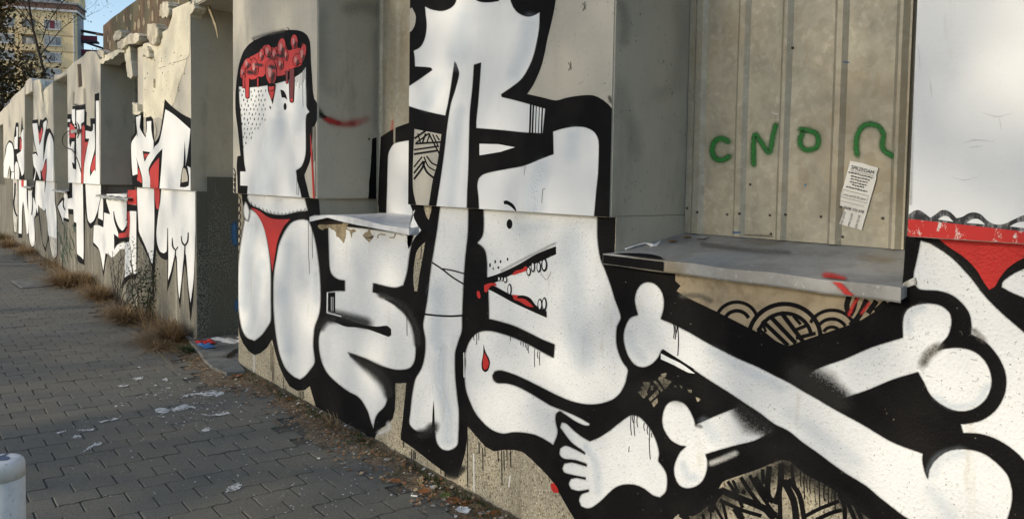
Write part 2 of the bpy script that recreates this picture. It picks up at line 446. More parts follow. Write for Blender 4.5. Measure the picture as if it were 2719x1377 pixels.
# ------------------------------------------------------------------ painted layers lying on real surfaces
class Plane:
    def __init__(s, kind, val): s.kind, s.val = kind, val
    def uv(s, p):
        if s.kind == 'wall': q = onY(p[0], p[1], s.val); return (q[0], q[2])
        if s.kind == 'panel': q = onY(p[0], p[1], s.val - .012); return (q[0], q[2])
        if s.kind == 'reveal': q = onX(p[0], p[1], s.val); return (q[1], q[2])
        if s.kind == 'ground': q = onZ(p[0], p[1], s.val); return (q[0], q[1])
        if s.kind == 'sill':
            v = ray(p[0], p[1]); t = (1.356 - .155 * (DL - .04) - HC) / (v[2] - .155 * v[1]); q = CAM + v * t; return (q[0], q[1])
    def to3(s, q, e):
        if s.kind == 'wall': return (q[0], s.val - e, q[1])
        if s.kind == 'panel': return (q[0], s.val - rib_height(q[0]) - e, q[1])
        if s.kind == 'reveal': return (s.val + e, q[0], q[1])
        if s.kind == 'ground': return (q[0], q[1], s.val + e)
        if s.kind == 'sill': return (q[0], q[1], SILLZ(q[1]) + e)
RIBS = [(-2.235, -2.169), (-2.0126, -1.953), (-1.807, -1.7575), (-1.5834, -1.5274), (-1.351, -1.305)]
def rib_height(x):
    h = 0.0
    for a, b_ in RIBS:
        d = min(x - a, b_ - x)
        if d > 0: h = max(h, min(.015, d / .018 * .015))
    return h
def pxm(*parts):
    out = []
    for c, p in parts: out += px(c, p)
    return out
class Paint:
    def __init__(s, name, plane, parent, clips=(), rough=False, eps=.0007, base=.0012, label=None):
        s.name, s.plane, s.parent, s.clips, s.rough, s.eps, s.base = name, plane, parent, clips, rough, eps, base
        s.v, s.f, s.mi, s.cov, s.mats = [], [], [], [], []
        s.label = label; s.cnt = 0
    def mat(s, c):
        full = dict(W='white_paint', K='black_paint', R='red_paint').get(c, c)
        if c in 'WKR' and s.rough: full += '_rough'
        if full not in s.mats: s.mats.append(full)
        return s.mats.index(full)
    def _emit(s, poly, e, mi):
        for ax, sg, val in s.clips:
            if len(poly) < 3: return
            poly = clip_half(poly, ax, sg, val)
        q = []
        for p in poly:
            if not q or abs(p[0] - q[-1][0]) + abs(p[1] - q[-1][1]) > 1e-6: q.append(p)
        if len(q) > 1 and abs(q[0][0] - q[-1][0]) + abs(q[0][1] - q[-1][1]) < 1e-6: q.pop()
        if len(q) < 3 or abs(area2(q)) < 1e-9: return
        s0 = len(s.v)
        for p in q: s.v.append(s.plane.to3(p, e + s.cnt * 3e-6)); s.cov.append(p[2] if len(p) > 2 else 1.0)
        tris = [(0, 1, 2)] if len(q) == 3 else tessellate_polygon([[Vector((p[0], p[1], 0)) for p in q]])
        for t in tris:
            s.f.append((s0 + t[0], s0 + t[1], s0 + t[2])); s.mi.append(mi)
    def fill(s, col, layer, crop, pts, smooth=True, sub=5, wob=0.0):
        s.cnt = min(s.cnt + 1, 120)
        P_ = px(crop, pts) if crop else list(pts)
        if smooth: P_ = smooth_poly(P_, sub=sub)
        if col == 'W' and layer < 4 and s.rough is not None and s.eps < .001 and len(P_) > 20: s.fringe(P_, layer, 7.5 if s.rough else 4.5, .55 if s.rough else .4)
        if wob:
            P_ = [(x + rng.gauss(0, wob), y + rng.gauss(0, wob)) for x, y in P_]
        s._emit([s.plane.uv(p) for p in P_], s.base + s.eps * layer, s.mat(col)); return s
    def fringe(s, P_, layer, w, cover):
        P_ = list(P_) + [P_[0]]; s._soft = False
        s._ribbon(P_, [w / 2] * len(P_), [(-1, 0), (-.45, .55 * cover), (0, cover), (.45, .55 * cover), (1, 0)], s.base + s.eps * (layer + .5), s.mat('black_spray'))
    def _ribbon(s, P_, ws, prof, e, mi):
        n = len(P_); rows = []
        for k in range(n):
            d = np.array(P_[min(k + 1, n - 1)]) - np.array(P_[max(k - 1, 0)]); d /= (np.linalg.norm(d) + 1e-9)
            nn = np.array([-d[1], d[0]])
            rows.append([tuple(np.array(P_[k]) + nn * ws[k] * o) for o, c_ in prof])
        ends = [1.0] * n
        for k in range(n - 1):
            for q in range(len(prof) - 1):
                quad = []
                for (kk, qq) in ((k, q), (k + 1, q), (k + 1, q + 1), (k, q + 1)):
                    u_ = s.plane.uv(rows[kk][qq]); c_ = prof[qq][1] * s._endf(kk, n)
                    quad.append((u_[0], u_[1], c_))
                s._emit(quad, e, mi)
    def _endf(s, k, n): return 1.0 if not s._soft else (0.0 if k in (0, n - 1) else 1.0)
    _soft = False
    def line(s, col, layer, crop, pts, w, taper=None, smooth=True):
        s.cnt = min(s.cnt + 1, 120)
        P_ = px(crop, pts) if crop else list(pts); sc = CR[crop][2] if crop else 1.0
        if smooth and len(P_) > 2: P_ = smooth_poly(P_, closed=False, lim=75, sub=4)
        n = len(P_)
        if isinstance(taper, (list, tuple)): ws = [w / sc / 2 * np.interp(k / (n - 1), np.linspace(0, 1, len(taper)), taper) for k in range(n)]
        else: ws = [w / sc / 2] * n
        s._soft = False
        s._ribbon(P_, ws, [(-1, 1), (1, 1)], s.base + s.eps * layer, s.mat(col)); return s
    def soft(s, col, layer, crop, pts, w, cover=1.0, taper=None):
        s.cnt = min(s.cnt + 1, 120)
        P_ = px(crop, pts) if crop else list(pts); sc = CR[crop][2] if crop else 1.0
        if len(P_) > 2: P_ = smooth_poly(P_, closed=False, lim=120, sub=5)
        else:
            a, b_ = np.array(P_[0]), np.array(P_[1]); P_ = [tuple(a + (b_ - a) * t) for t in np.linspace(0, 1, 7)]
        n = len(P_)
        hw = w / sc / 2
        ws = [hw * (np.interp(k / (n - 1), np.linspace(0, 1, len(taper)), taper) if taper else 1) for k in range(n)]
        a = np.array(P_[0]); d = a - np.array(P_[1]); d /= np.linalg.norm(d) + 1e-9
        z = np.array(P_[-1]); g_ = z - np.array(P_[-2]); g_ /= np.linalg.norm(g_) + 1e-9
        P_ = [tuple(a + d * ws[0])] + P_ + [tuple(z + g_ * ws[-1])]; ws = [ws[0] * .6] + ws + [ws[-1] * .6]
        s._soft = True
        s._ribbon(P_, ws, [(o_, cover * math.cos(o_ * math.pi / 2) ** 1.6 if abs(o_) < 1 else 0.0) for o_ in (-1, -.8, -.6, -.4, -.2, 0, .2, .4, .6, .8, 1)], s.base + s.eps * layer, s.mat(col))
        s._soft = False; return s
    def ell(s, col, layer, crop, cx, cy, rx, ry, ang=0, n=22):
        a = math.radians(ang); pts = []
        for k in range(n):
            t = 2 * math.pi * k / n; x, y = rx * math.cos(t), ry * math.sin(t)
            pts.append((cx + x * math.cos(a) - y * math.sin(a), cy + x * math.sin(a) + y * math.cos(a)))
        return s.fill(col, layer, crop, pts, smooth=False)
    def done(s):
        o = mesh(s.name, s.v, s.f, s.mats, s.parent, s.mi, cover=s.cov)
        if s.label: o['label'] = s.label
        return o

# ------------------------------------------------------------------ ground
def build_ground():
    g = mesh('ground', [(-400, -400, -.07), (400, -400, -.07), (400, 400, -.07), (-400, 400, -.07)], [(0, 1, 2, 3)], 'asphalt')
    tag(g, 'dark ground running out to the horizon under the pavement', 'ground', kind='structure')
    pv = mesh('pavement', [(-34, -3.2, -.010), (6, -3.2, -.010), (6, DL + .2, -.010), (-34, DL + .2, -.010)], [(0, 1, 2, 3)], 'joint_sand')
    tag(pv, 'grey footpath of interlocking wavy concrete paving blocks along the painted wall', 'pavement', kind='structure')
    v, f = boxgeo(-34, 6, -3.35, -3.2, -.07, .01)
    k = mesh('kerb', v, f, 'concrete_slab'); tag(k, 'plain concrete kerb along the street edge of the footpath', 'kerb', kind='structure')
    LY, LX, gap, gsh = .2038, .1477, .0010, .0030
    def wave(u_):
        t = (u_ / (LY / 2)) % 1.0
        return .012 * (np.interp(t, [0, .30, .50, .72, 1.0], [.1, -.55, 0, .75, .1]))
    N_ = 9
    us = [LY * k_ / (N_ - 1) for k_ in range(N_)]
    def outline(inset):
        a = [(wave(u_) + gap + inset * .22, min(max(u_, gsh + inset), LY - gsh - inset)) for u_ in us]
        b_ = [(LX + wave(u_) - gap - inset * .22, min(max(u_, gsh + inset), LY - gsh - inset)) for u_ in us]
        return a + b_[::-1]
    o1, o2 = outline(0.0), outline(.004)
    n = len(o1)
    pv_v = [(x, y, -.012) for x, y in o1] + [(x, y, -.0035) for x, y in o1] + [(x, y, 0) for x, y in o2]
    pv_f = [tuple(2 * n + q for q in ([k_, k_ + 1, n - 2 - k_, n - 1 - k_][::-1])) for k_ in range(N_ - 1)]
    for r_ in (0, 1):
        for k_ in range(n):
            q = (k_ + 1) % n; pv_f.append((r_ * n + q, r_ * n + k_, (r_ + 1) * n + k_, (r_ + 1) * n + q))
    me = bpy.data.meshes.new('paver'); me.from_pydata(pv_v, [], pv_f); me.materials.append(M['paver'])
    bmm = bmesh.new(); bmm.from_mesh(me); bmesh.ops.recalc_face_normals(bmm, faces=bmm.faces); bmm.to_mesh(me); bmm.free()
    me.attributes.new('tone', 'FLOAT', 'POINT')
    cells = []
    x0, y0 = -2.6400 * HC + 1.4770 * 0, .3197 * HC
    for row in range(-60, 200):
        X = -2.657 * HC - row * LX
        if X < -33 or X > 5: continue
        for q in range(-18, 12):
            Y = y0 + q * LY + (row % 2) * LY / 2
            edge = DL - .20 - .07 * math.sin(X * 2.3) - .05 * math.sin(X * 5.1 + 1)
            if X < -6.3: edge = DL - .30 - .10 * math.sin(X * 1.7)
            if Y < -3.15 or Y + LY * .6 > edge: continue
            cells.append((X, Y))
    def vis(c):
        d = RM.T @ (np.array([c[0] + .07, c[1] + .1, 0]) - CAM)
        if d[2] < .2: return 0
        a, b_ = CX + FPX * d[0] / d[2], CY + FPX * d[1] / d[2]
        return 1 / d[2] if -20 < a < 1500 and b_ < PH + 30 else 0
    cells.sort(key=lambda c: -vis(c))
    near, rest = cells[:300], cells[300:]
    for X, Y in near:
        o = bpy.data.objects.new('paver', me); o.location = (X + rng.gauss(0, .0007), Y + rng.gauss(0, .0007), rng.uniform(-.0025, .0015))
        o.rotation_euler = (rng.gauss(0, .005), rng.gauss(0, .005), rng.gauss(0, .004)); link(o, pv)
        o.location -= pv.location
    bv = np.array([vv.co[:] for vv in me.vertices]); bf = [tuple(p.vertices) for p in me.polygons]
    V, F, T = [], [], []
    for X, Y in rest:
        s0 = len(V); dz = rng.uniform(-.0025, .0015); t = rng.random()
        tx, ty = rng.gauss(0, .005), rng.gauss(0, .005)
        for q in bv: V.append((q[0] + X, q[1] + Y, q[2] + dz + tx * q[0] + ty * q[1])); T.append(t)
        F += [tuple(s0 + w for w in p) for p in bf]
    o = mesh('pavers', V, F, 'paver', pv, tone=T); o['kind'] = 'stuff'
    # strip of dirt between paving and wall
    xs = np.arange(-33, 5, .05); ys = np.linspace(0, 1, 9)
    V, F = [], []
    for ix, x in enumerate(xs):
        wob = .05 * math.sin(x * 3.1) + .04 * math.sin(x * 7.7 + 2) + rng.gauss(0, .012)
        yin = DL - .27 + wob * .9 if x > -6.3 else DL - .40 + wob * 1.3
        for t in ys:
            y = yin + (DL + .05 - yin) * t
            z = -.016 + .040 * min(1, t * 1.3) + rng.gauss(0, .005) * min(1, t * 4)
            V.append((x + rng.gauss(0, .006), y, z))
    w = len(ys)
    for ix in range(len(xs) - 1):
        for q in range(w - 1): F.append((ix * w + q, (ix + 1) * w + q, (ix + 1) * w + q + 1, ix * w + q + 1))
    so = mesh('soil_strip', V, F, 'soil', smooth=True)
    tag(so, 'dirty strip of soil between paving blocks and wall foot', 'soil', kind='structure')
    return pv
PAVE = build_ground()

# ------------------------------------------------------------------ the ruined wall
WALL = thing('ruined_wall', (-6.0, DL + .2, 0), 'long ruined plaster wall with closed window openings covered in black and white graffiti', 'wall')
PIER, PLINTH = {}, {}
def xzpx(crop, pts, Y=DU): return [(lambda q: (q[0], q[2]))(onY(p[0], p[1], Y)) for p in px(crop, pts)]
def build_wall():
    TOP = 4.15
    def rect(x0, x1, z0, z1): return [(x0, z0), (x1, z0), (x1, z1), (x0, z1)]
    # piers with whole outlines
    PIER['p3'] = slab('pier', rect(EDGE['p3l'], 2.4, ZS, TOP), DU, YP + .03, ['white_paint', 'reveal'], WALL, True, .006)
    PIER['p2'] = slab('pier', rect(EDGE['p2l'], EDGE['p2r'], ZS, TOP), DU, YP + .03, ['plaster', 'reveal'], WALL, True, .006)
    PIER['p1'] = slab('pier', rect(EDGE['p1l'], EDGE['p1r'], ZS, TOP), DU, YP + .03, ['plaster', 'reveal'], WALL, True, .006)
    # pier beside the doorway: plaster broken off along its upper left
    e = EDGE
    up = xzpx('M', [(1540, 20), (1300, 115), (1295, 200), (1270, 290), (1240, 380), (1170, 420), (1120, 450), (1110, 530), (1095, 590), (1040, 610), (1000, 590), (960, 568), (905, 590)])
    poly = [(up[-1][0], ZS), (e['p0r'], ZS), (e['p0r'], 3.36), (e['p0r'] - .05, 3.46)] + up
    PIER['p0'] = slab('pier', poly, DU, YP + .42, ['plaster', 'reveal'], WALL, True, .006)
    zb = min(up[0][1], 3.6)
    # strip of old concrete and board edge left of it
    x1 = up[-1][0]
    st = slab('concrete_post', [(xzpx('M', [(785, 600)])[0][0], ZS), (x1 - .004, ZS), (x1 - .004, up[-1][1]), (xzpx('M', [(790, 590)])[0][0], up[-1][1] + .02)], DU + .035, YP, ['plaster', 'reveal'], WALL, True, .01)
    top1 = xzpx('N', [(1163, 730), (1150, 680), (1110, 605), (1060, 590), (1000, 600), (970, 640), (905, 690), (855, 715), (800, 780)])
    PIER['m1'] = slab('pier', [(e['m1l'], ZS), (e['m1r'], ZS)] + top1 + [(e['m1l'], top1[-1][1])], DU, YP + .03, ['plaster', 'reveal'], WALL, True, .01)
    top2 = xzpx('N', [(612, 930), (590, 960), (560, 985), (525, 1010), (500, 1060), (480, 1060), (470, 990), (455, 925), (430, 918), (388, 935)])
    PIER['m2'] = slab('pier', [(e['m2l'], ZS), (e['m2r'], ZS)] + top2, DU, YP + .03, ['plaster', 'reveal'], WALL, True, .01)
    top3 = xzpx('N', [(288, 990), (230, 1045), (180, 1085), (135, 1130), (115, 1180), (70, 1225), (40, 1250)])
    PIER['m3'] = slab('pier', [(e['m3l'], ZS), (e['m3r'], ZS)] + top3 + [(e['m3l'], top3[-1][1])], DU, YP + .03, ['plaster', 'reveal'], WALL, True, .01)
    PIER['m4'] = slab('pier', [(-29, ZS), (-25.2, ZS), (-25.2, 3.25), (-26, 3.15), (-29, 3.2)], DU, YP + .03, ['plaster', 'reveal'], WALL, True, .01)
    # lintels
    def lintel(x0, x1, pts, y1=YP + .02): return slab('lintel', pts, DU + .012, y1, ['plaster', 'hole'], WALL, False, .01)
    lintel(0, 0, [(e['p0r'] - .004, 3.285), (e['p1l'] + .004, 3.285), (e['p1l'] + .004, TOP), (e['p0r'] - .2, TOP), (e['p0r'] - .10, 3.5)], YP + .4)
    lintel(0, 0, [(e['p1r'] - .004, 3.285), (e['p2l'] + .004, 3.285), (e['p2l'] + .004, TOP), (e['p1r'] - .004, TOP)])
    lintel(0, 0, [(e['p2r'] - .004, 3.285), (e['p3l'] + .004, 3.285), (e['p3l'] + .004, TOP), (e['p2r'] - .004, TOP)])
    l1 = xzpx('N', [(790, 795), (750, 800), (700, 850), (655, 865), (625, 855), (612, 925)])
    lintel(0, 0, [(e['m2r'] - .004, 3.285), (e['m1l'] + .004, 3.285)] + [(e['m1l'] + .004, l1[0][1])] + l1[1:] + [(e['m2r'] - .004, l1[-1][1])])
    l2 = xzpx('N', [(378, 945), (355, 905), (330, 900), (305, 925), (292, 985)])
    lintel(0, 0, [(e['m3r'] - .004, 3.32), (e['m2l'] + .004, 3.32)] + [(e['m2l'] + .004, l2[0][1])] + l2[1:-1] + [(e['m3r'] - .004, l2[-1][1])])
    lintel(0, 0, [(-25.2, 2.9), (e['m3l'], 2.9), (e['m3l'], top3[-1][1]), (-25.2, 3.2)])
    # brown masonry core showing above the fallen plaster
    tp = xzpx('M', [(372, 345), (420, 305), (480, 250), (540, 205), (600, 165), (680, 100), (760, 45), (830, -5)], DU + .09)
    core = slab('masonry', [(tp[0][0], 3.30), (-8.4, 3.30), (-8.2, 3.75), (-8.35, 4.4)] + [(tp[-1][0] + .8, 3.86)] + tp[::-1], DU + .09, YP + .3, ['masonry', 'masonry'], WALL)
    low = slab('masonry', [(e['p0l'] - .05, ZS), (-8.5, ZS), (-8.5, 3.34), (e['p0l'] - .05, 3.34)], DU + .07, YP - .05, ['masonry', 'masonry'], WALL)
    # pale mortar scars on it
    P_ = Paint('mortar_scar', Plane('wall', DU + .09), core, base=.003)
    for (x, y, w, h_) in [(985, 60, 18, 65), (745, 230, 16, 52), (655, 250, 12, 48), (800, 350, 17, 60), (855, 325, 20, 70), (918, 290, 15, 60), (698, 410, 14, 50), (1035, 215, 16, 78), (905, 510, 14, 40), (470, 600, 10, 70), (860, 105, 10, 40), (560, 250, 9, 50), (1100, 20, 10, 60), (440, 520, 8, 60), (1385, 40, 12, 60)]:
        pts = [(x + w * math.cos(t) * rng.uniform(.7, 1.2), y + h_ * math.sin(t) * rng.uniform(.85, 1.1)) for t in np.linspace(0, 2 * math.pi, 14)[:-1]]
        P_.fill('mortar_and_sill_shade', 1, 'M', pts)
    P_.done()
    # cream patch of plaster on the pier by the doorway
    P_ = Paint('plaster_patch', Plane('wall', DU), PIER['p0'], clips=[(0, -1, e['p0r'] - .01), (0, 1, up[-1][0] + .01)], base=.003)
    P_.fill('pale_plaster', 0, 'M', [(900, 595), (960, 575), (1040, 612), (1110, 560), (1122, 455), (1240, 385), (1297, 205), (1302, 120), (1530, 20), (1535, 200), (1530, 700), (1490, 790), (1470, 900), (1400, 1080), (1340, 1305), (1250, 1500), (1180, 1600), (1120, 1560), (1060, 1580), (905, 1560)], wob=.5)
    P_.line('hole', 1, 'M', [(1310, 840), (1400, 815), (1490, 785)], 5); P_.line('hole', 1, 'M', [(1110, 915), (1160, 900), (1210, 885)], 5)
    P_.fill('bare_cement', 1, 'M', [(1050, 1040), (1075, 1060), (1078, 1180), (1045, 1170)], wob=.4)
    for k in range(26):
        x, y = rng.uniform(930, 1480), rng.uniform(640, 1280); P_.ell('hole', 1, 'M', x, y, rng.uniform(3, 6), rng.uniform(5, 14), 20, 8)
    P_.done()
    # loose stones and plaster remains
    def stone(crop, pts, y0, y1, m_='broken_stone', b_=.02, name='stone'):
        base_ = xzpx(crop, pts, y0); out = []
        for k in range(len(base_)):
            a, c_ = base_[k], base_[(k + 1) % len(base_)]
            for t in (0, .35, .7): out.append((a[0] + (c_[0] - a[0]) * t + rng.gauss(0, .011), a[1] + (c_[1] - a[1]) * t + rng.gauss(0, .009)))
        return slab(name, out, y0, y1, [m_, m_], WALL, True, b_ * .4)
    stone('M', [(1125, 130), (1135, 60), (1170, 28), (1215, 25), (1240, 45), (1245, 130), (1235, 225), (1180, 228), (1120, 215)], DU - .03, DU + .14)
    stone('M', [(955, 310), (1060, 320), (1095, 380), (1105, 460), (1075, 560), (1040, 605), (990, 570), (955, 480)], DU - .05, DU + .14)
    stone('M', [(500, 500), (530, 430), (590, 402), (615, 430), (612, 510), (560, 535), (510, 540)], DU - .03, DU + .14)
    stone('M', [(560, 560), (640, 505), (745, 450), (820, 442), (850, 480), (845, 545), (800, 575), (680, 590), (640, 650), (570, 660)], DU - .03, DU + .10)
    stone('M', [(890, 625), (950, 625), (985, 665), (990, 770), (950, 770), (895, 735)], DU - .05, DU + .05)
    stone('M', [(278, 680), (320, 663), (375, 668), (388, 720), (380, 770), (330, 760)], DU - .02, DU + .20)
    stone('M', [(655, 605), (725, 600), (735, 700), (750, 850), (760, 1035), (695, 1030), (680, 900), (660, 740)], DU + .01, DU + .12, 'pale_plaster', .008, 'plaster_remnant')
    stone('M', [(300, 815), (380, 745), (480, 700), (560, 655), (645, 640), (650, 685), (560, 730), (470, 790), (400, 825), (345, 848)], DU - .01, DU + .2, 'pale_plaster', .01, 'plaster_remnant')
    stone('M', [(1490, 110), (1520, 55), (1575, 30), (1590, 90), (1570, 150), (1530, 205), (1495, 170)], DU - .012, DU + .10, 'pale_plaster', .01, 'plaster_remnant')
    stone('a', [(100, 150), (160, 165), (170, 270), (215, 275), (150, 320), (105, 290)], DU - .02, DU + .10, 'pale_plaster', .006, 'plaster_remnant')
    stone('N', [(440, 920), (468, 920), (480, 1060), (500, 1180), (515, 1245), (480, 1250), (465, 1150), (455, 1020)], DU - .01, DU + .06, 'pale_plaster', .006, 'plaster_remnant')
    P_ = Paint('masonry_scar', Plane('wall', DU), PIER['m2'], base=.003)
    P_.fill('bare_cement', 0, 'N', [(468, 960), (488, 960), (500, 1080), (512, 1180), (498, 1180), (484, 1060)]); P_.fill('pale_plaster', 0, 'N', [(505, 1060), (560, 1000), (575, 1120), (560, 1330), (515, 1250), (512, 1120)]); P_.done()
    P_ = Paint('slot', Plane('wall', DU), PIER['m1'], base=.003)
    P_.fill('old_board', 1, 'N', [(903, 745), (940, 738), (955, 1000), (918, 1010)], smooth=False); P_.fill('mortar_and_sill_shade', 0, 'N', [(893, 735), (905, 742), (920, 1012), (905, 1010)], smooth=False); P_.done()
    # plinth: one run either side of the doorway, cut down under the windows
    def plinth(x0, x1, wins, m_):
        pts = [(x0, -.15), (x1, -.15), (x1, ZS + .003)]
        for a, b_ in wins: pts += [(b_, ZS + .003), (b_, 1.325), (a, 1.325), (a, ZS + .003)]
        pts += [(x0, ZS + .003)]
        return slab('plinth', pts, DL, YP + .02, [m_, 'reveal'], WALL, True)
    PLINTH['r'] = plinth(-6.755, 2.4, [(-2.274 + .002, -1.071 - .002), (-5.143, -3.887)][0:2], 'roughcast')
    PLINTH['l'] = plinth(-30, -7.945, [(-12.29, -10.33), (-16.05, -14.72), (-19.94, -18.72), (-25.2, -23.9)], 'grey_roughcast')
    # lining of the doorway: dark pebbled render below, a smooth band above
    v, f = boxgeo(-7.946, -7.930, DL + .035, YP + .40, .02, 1.66); box('doorway_lining', -7.947, -7.928, DL + .10, YP + .4, 0, 1.645, 'dark_roughcast', WALL)
    box('doorway_lining', -7.947, -7.934, DL + .004, DL + .10, 0, 1.50, 'dark_roughcast', WALL)
    box('doorway_wall', -8.3, -5.0, YP + .42, YP + .55, 0, 4.0, 'reveal', WALL)
    # window infill
    for (x0, x1, m_) in ((e['p1r'], e['p2l'], 'reveal'), (e['p2r'], e['p3l'], 'reveal'), (e['m2r'], e['m1l'], 'reveal'), (e['m3r'], e['m2l'], 'reveal'), (-25.2, e['m3l'], 'reveal')):
        box('infill', x0 - .05, x1 + .05, YP + .031, YP + .15, 1.2, 4.0 if x0 > -9 else 3.2, m_, WALL)
    # boarded opening between the two far piers: old panes above, brown board below
    x0, x1 = e['m1r'], e['p0l']
    box('infill', x0 - .05, x1 + .3, YP + .031, YP + .15, 1.2, 3.28, 'old_board', WALL)
    for k in range(3):
        za = 1.98 + k * .44
        w_ = box('window', x0 + .02, x1 + .05, YP - .02, YP + .028, za, za + .41, 'old_window', WALL)
        for q in range(4): box('mullion', x0 + .02 + q * .6, x0 + .08 + q * .6, YP - .045, YP - .022, za, za + .41, 'reveal', w_)
    box('board', x0 + .01, x1 + .02, YP - .05, YP - .022, 1.33, 1.96, 'rusty_board', WALL)
    box('board', x0 + 1.0, x1 + .02, YP - .09, YP - .052, 1.33, 3.0, 'old_board', WALL)
    # ledge crack line under the piers is the real overhang (33 mm)
build_wall()

def build_sills():
    # zinc sill of the near window
    X0, X1, Y0 = -2.305, -1.078, DL - .04
    def sz(y): return SILLZ(y)
    n = 24
    V, F = [], []
    for k in range(n + 1):
        x = X0 + (X1 - X0) * k / n
        xi = max(x, EDGE['p2r'] + .004) if k == 0 else x
        w = .0025 * math.sin(k * .9)
        V += [(x, Y0, 1.318 + w * .6), (x, Y0, sz(Y0) + w), (xi, Y0 + .05, sz(Y0 + .05) + w * .4), (xi, YP + .02, sz(YP + .02)), (x, Y0 + .004, 1.312 + w * .6)]
    for k in range(n):
        a, b_ = k * 5, k * 5 + 5
        F += [(a + 4, a, b_, b_ + 4), (a, b_, b_ + 1, a + 1), (a + 1, b_ + 1, b_ + 2, a + 2), (a + 2, b_ + 2, b_ + 3, a + 3)]
    F += [(0, 1, 2, 3), (n * 5, n * 5 + 3, n * 5 + 2, n * 5 + 1)]
    s2 = mesh('window_sill', V, F, 'zinc_sill', WALL)
    md = s2.modifiers.new('thick', 'SOLIDIFY'); md.thickness = .0015; md.offset = -1
    # cement bed under it
    box('sill_bed', EDGE['p2r'] + .002, EDGE['p3l'] - .002, DL + .02, YP, 1.30, 1.338, 'mortar_and_sill_shade', WALL)
    slab('broken_plaster', xzpx('G', [(2400, 490), (2420, 455), (2510, 410), (2520, 470), (2460, 490), (2400, 500)], DL - .012), DL - .012, DL + .06, ['weathered_white', 'mortar_and_sill_shade'], WALL, True, .003)
    # bent sheet over the next window
    cols = [(20, 415, 310, 130, 262, 2.36), (300, 352, 268, 330, 256, 2.38), (430, 320, 262, 520, 250, 2.40), (780, 420, 285, 760, 246, 2.47), (1100, 490, 335, 1150, 244, 2.55), (1400, 545, 410, 1500, 228, 2.66), (1690, 600, 488, 1800, 215, 2.76), (2000, 660, 530, 2100, 235, 2.79), (2290, 722, 575, 2390, 262, 2.79)]
    V, F = [], []
    for (x, yb, yt, xb, ybk, Yb) in cols:
        q = px('j', [(x, yb), (x, yt), (xb, ybk)])
        V += [tuple(onY(*q[0], DL - .062)), tuple(onY(*q[1], DL - .06)), tuple(onY(*q[2], Yb))]
    m_ = len(cols)
    for k in range(m_ - 1):
        a, b_ = 3 * k, 3 * k + 3
        F += [(a, b_, b_ + 1, a + 1), (a + 1, b_ + 1, b_ + 2, a + 2)]
    e0 = 3 * (m_ - 1); xr = V[e0][0]
    s0 = len(V); V += [(xr + .002, DL - .002, V[e0][2]), (xr + .01, DL - .002, V[e0 + 1][2] + .012)]
    F += [(e0, s0, s0 + 1, e0 + 1)]
    s1 = mesh('window_sill', V, F, 'bright_zinc', WALL)
    s1['label'] = 'bent loose zinc sheet over the broken sill'
    md = s1.modifiers.new('thick', 'SOLIDIFY'); md.thickness = .0015; md.offset = -1
    box('sill_bed', EDGE['p1r'] + .002, EDGE['p2l'] - .002, DL + .03, YP, 1.30, 1.335, 'hole', WALL)
    # far sills: thin bent strips
    for (x0, x1, dz) in ((-12.32, -10.45, .02), (-16.1, -14.75, .015), (-20.0, -18.75, .01)):
        V, F = [], []
        n = 10
        for k in range(n + 1):
            x = x0 + (x1 - x0) * k / n; w = rng.gauss(0, .006)
            V += [(x, DL - .07, 1.335 + w), (x, DL - .065, 1.365 + w), (x, DU + .3, 1.40)]
        for k in range(n): F += [(3 * k, 3 * k + 3, 3 * k + 4, 3 * k + 1), (3 * k + 1, 3 * k + 4, 3 * k + 5, 3 * k + 2)]
        s = mesh('window_sill', V, F, 'zinc_sill', WALL); md = s.modifiers.new('thick', 'SOLIDIFY'); md.thickness = .002
    return s2
SILL2 = build_sills()

# ------------------------------------------------------------------ sheet metal in the two near windows
def build_sheets():
    def profile(x0, x1, ribs, h_=.015):
        pts = [(x0, 0.0)]
        for a, b_ in ribs: pts += [(a, 0), (a + .018, h_), (b_ - .018, h_), (b_, 0)]
        pts.append((x1, 0.0)); return pts
    def sheet(name, prof, z0, z1, label):
        th = thing(name, (prof[0][0], YP, z0), label, 'metal sheet')
        V, F = [], []
        zz = np.linspace(z0, z1, 9)
        for x, d in prof:
            for z in zz: V.append((x, YP - d + .0015 * math.sin(z * 5 + x * 9), z))
        m_ = len(zz)
        for k in range(len(prof) - 1):
            for q in range(m_ - 1): F.append((k * m_ + q, (k + 1) * m_ + q, (k + 1) * m_ + q + 1, k * m_ + q + 1))
        s = mesh('sheet', V, F, 'galvanised', th)
        md = s.modifiers.new('thick', 'SOLIDIFY'); md.thickness = .002; md.offset = 1
        return th, s
    t2, s2 = sheet('corrugated_sheet', profile(-2.268, -1.297, RIBS), 1.432, 3.27, 'ribbed galvanised metal sheet closing the window with the green sprayed letters')
    ribs1 = [(-5.085, -5.03), (-4.86, -4.80), (-4.62, -4.56), (-4.38, -4.32), (-4.14, -4.08)]
    t1, s1 = sheet('corrugated_sheet', profile(-5.095, -3.89, ribs1), 1.40, 3.27, 'ribbed galvanised metal sheet closing the window above the bent zinc sill')
    # screws and holes
    for (x, y) in [(480, 1050), (618, 1062), (688, 1057), (830, 1065), (908, 1062), (1083, 1072), (1388, 1080), (942, 238), (1190, 1172), (835, 1157), (420, 1030), (733, 913)]:
        p = onY(*px('F', [(x, y)])[0], YP - .002)
        V, F = [], []
        tube([(p[0], YP - rib_height(p[0]) - .006, p[2]), (p[0], YP - rib_height(p[0]) + .002, p[2])], [.005, .006], 8, V, F)
        mesh('screw', V, F, 'screw', t2)
    return t1, t2, s1, s2
T1, T2, SH1, SH2 = build_sheets()

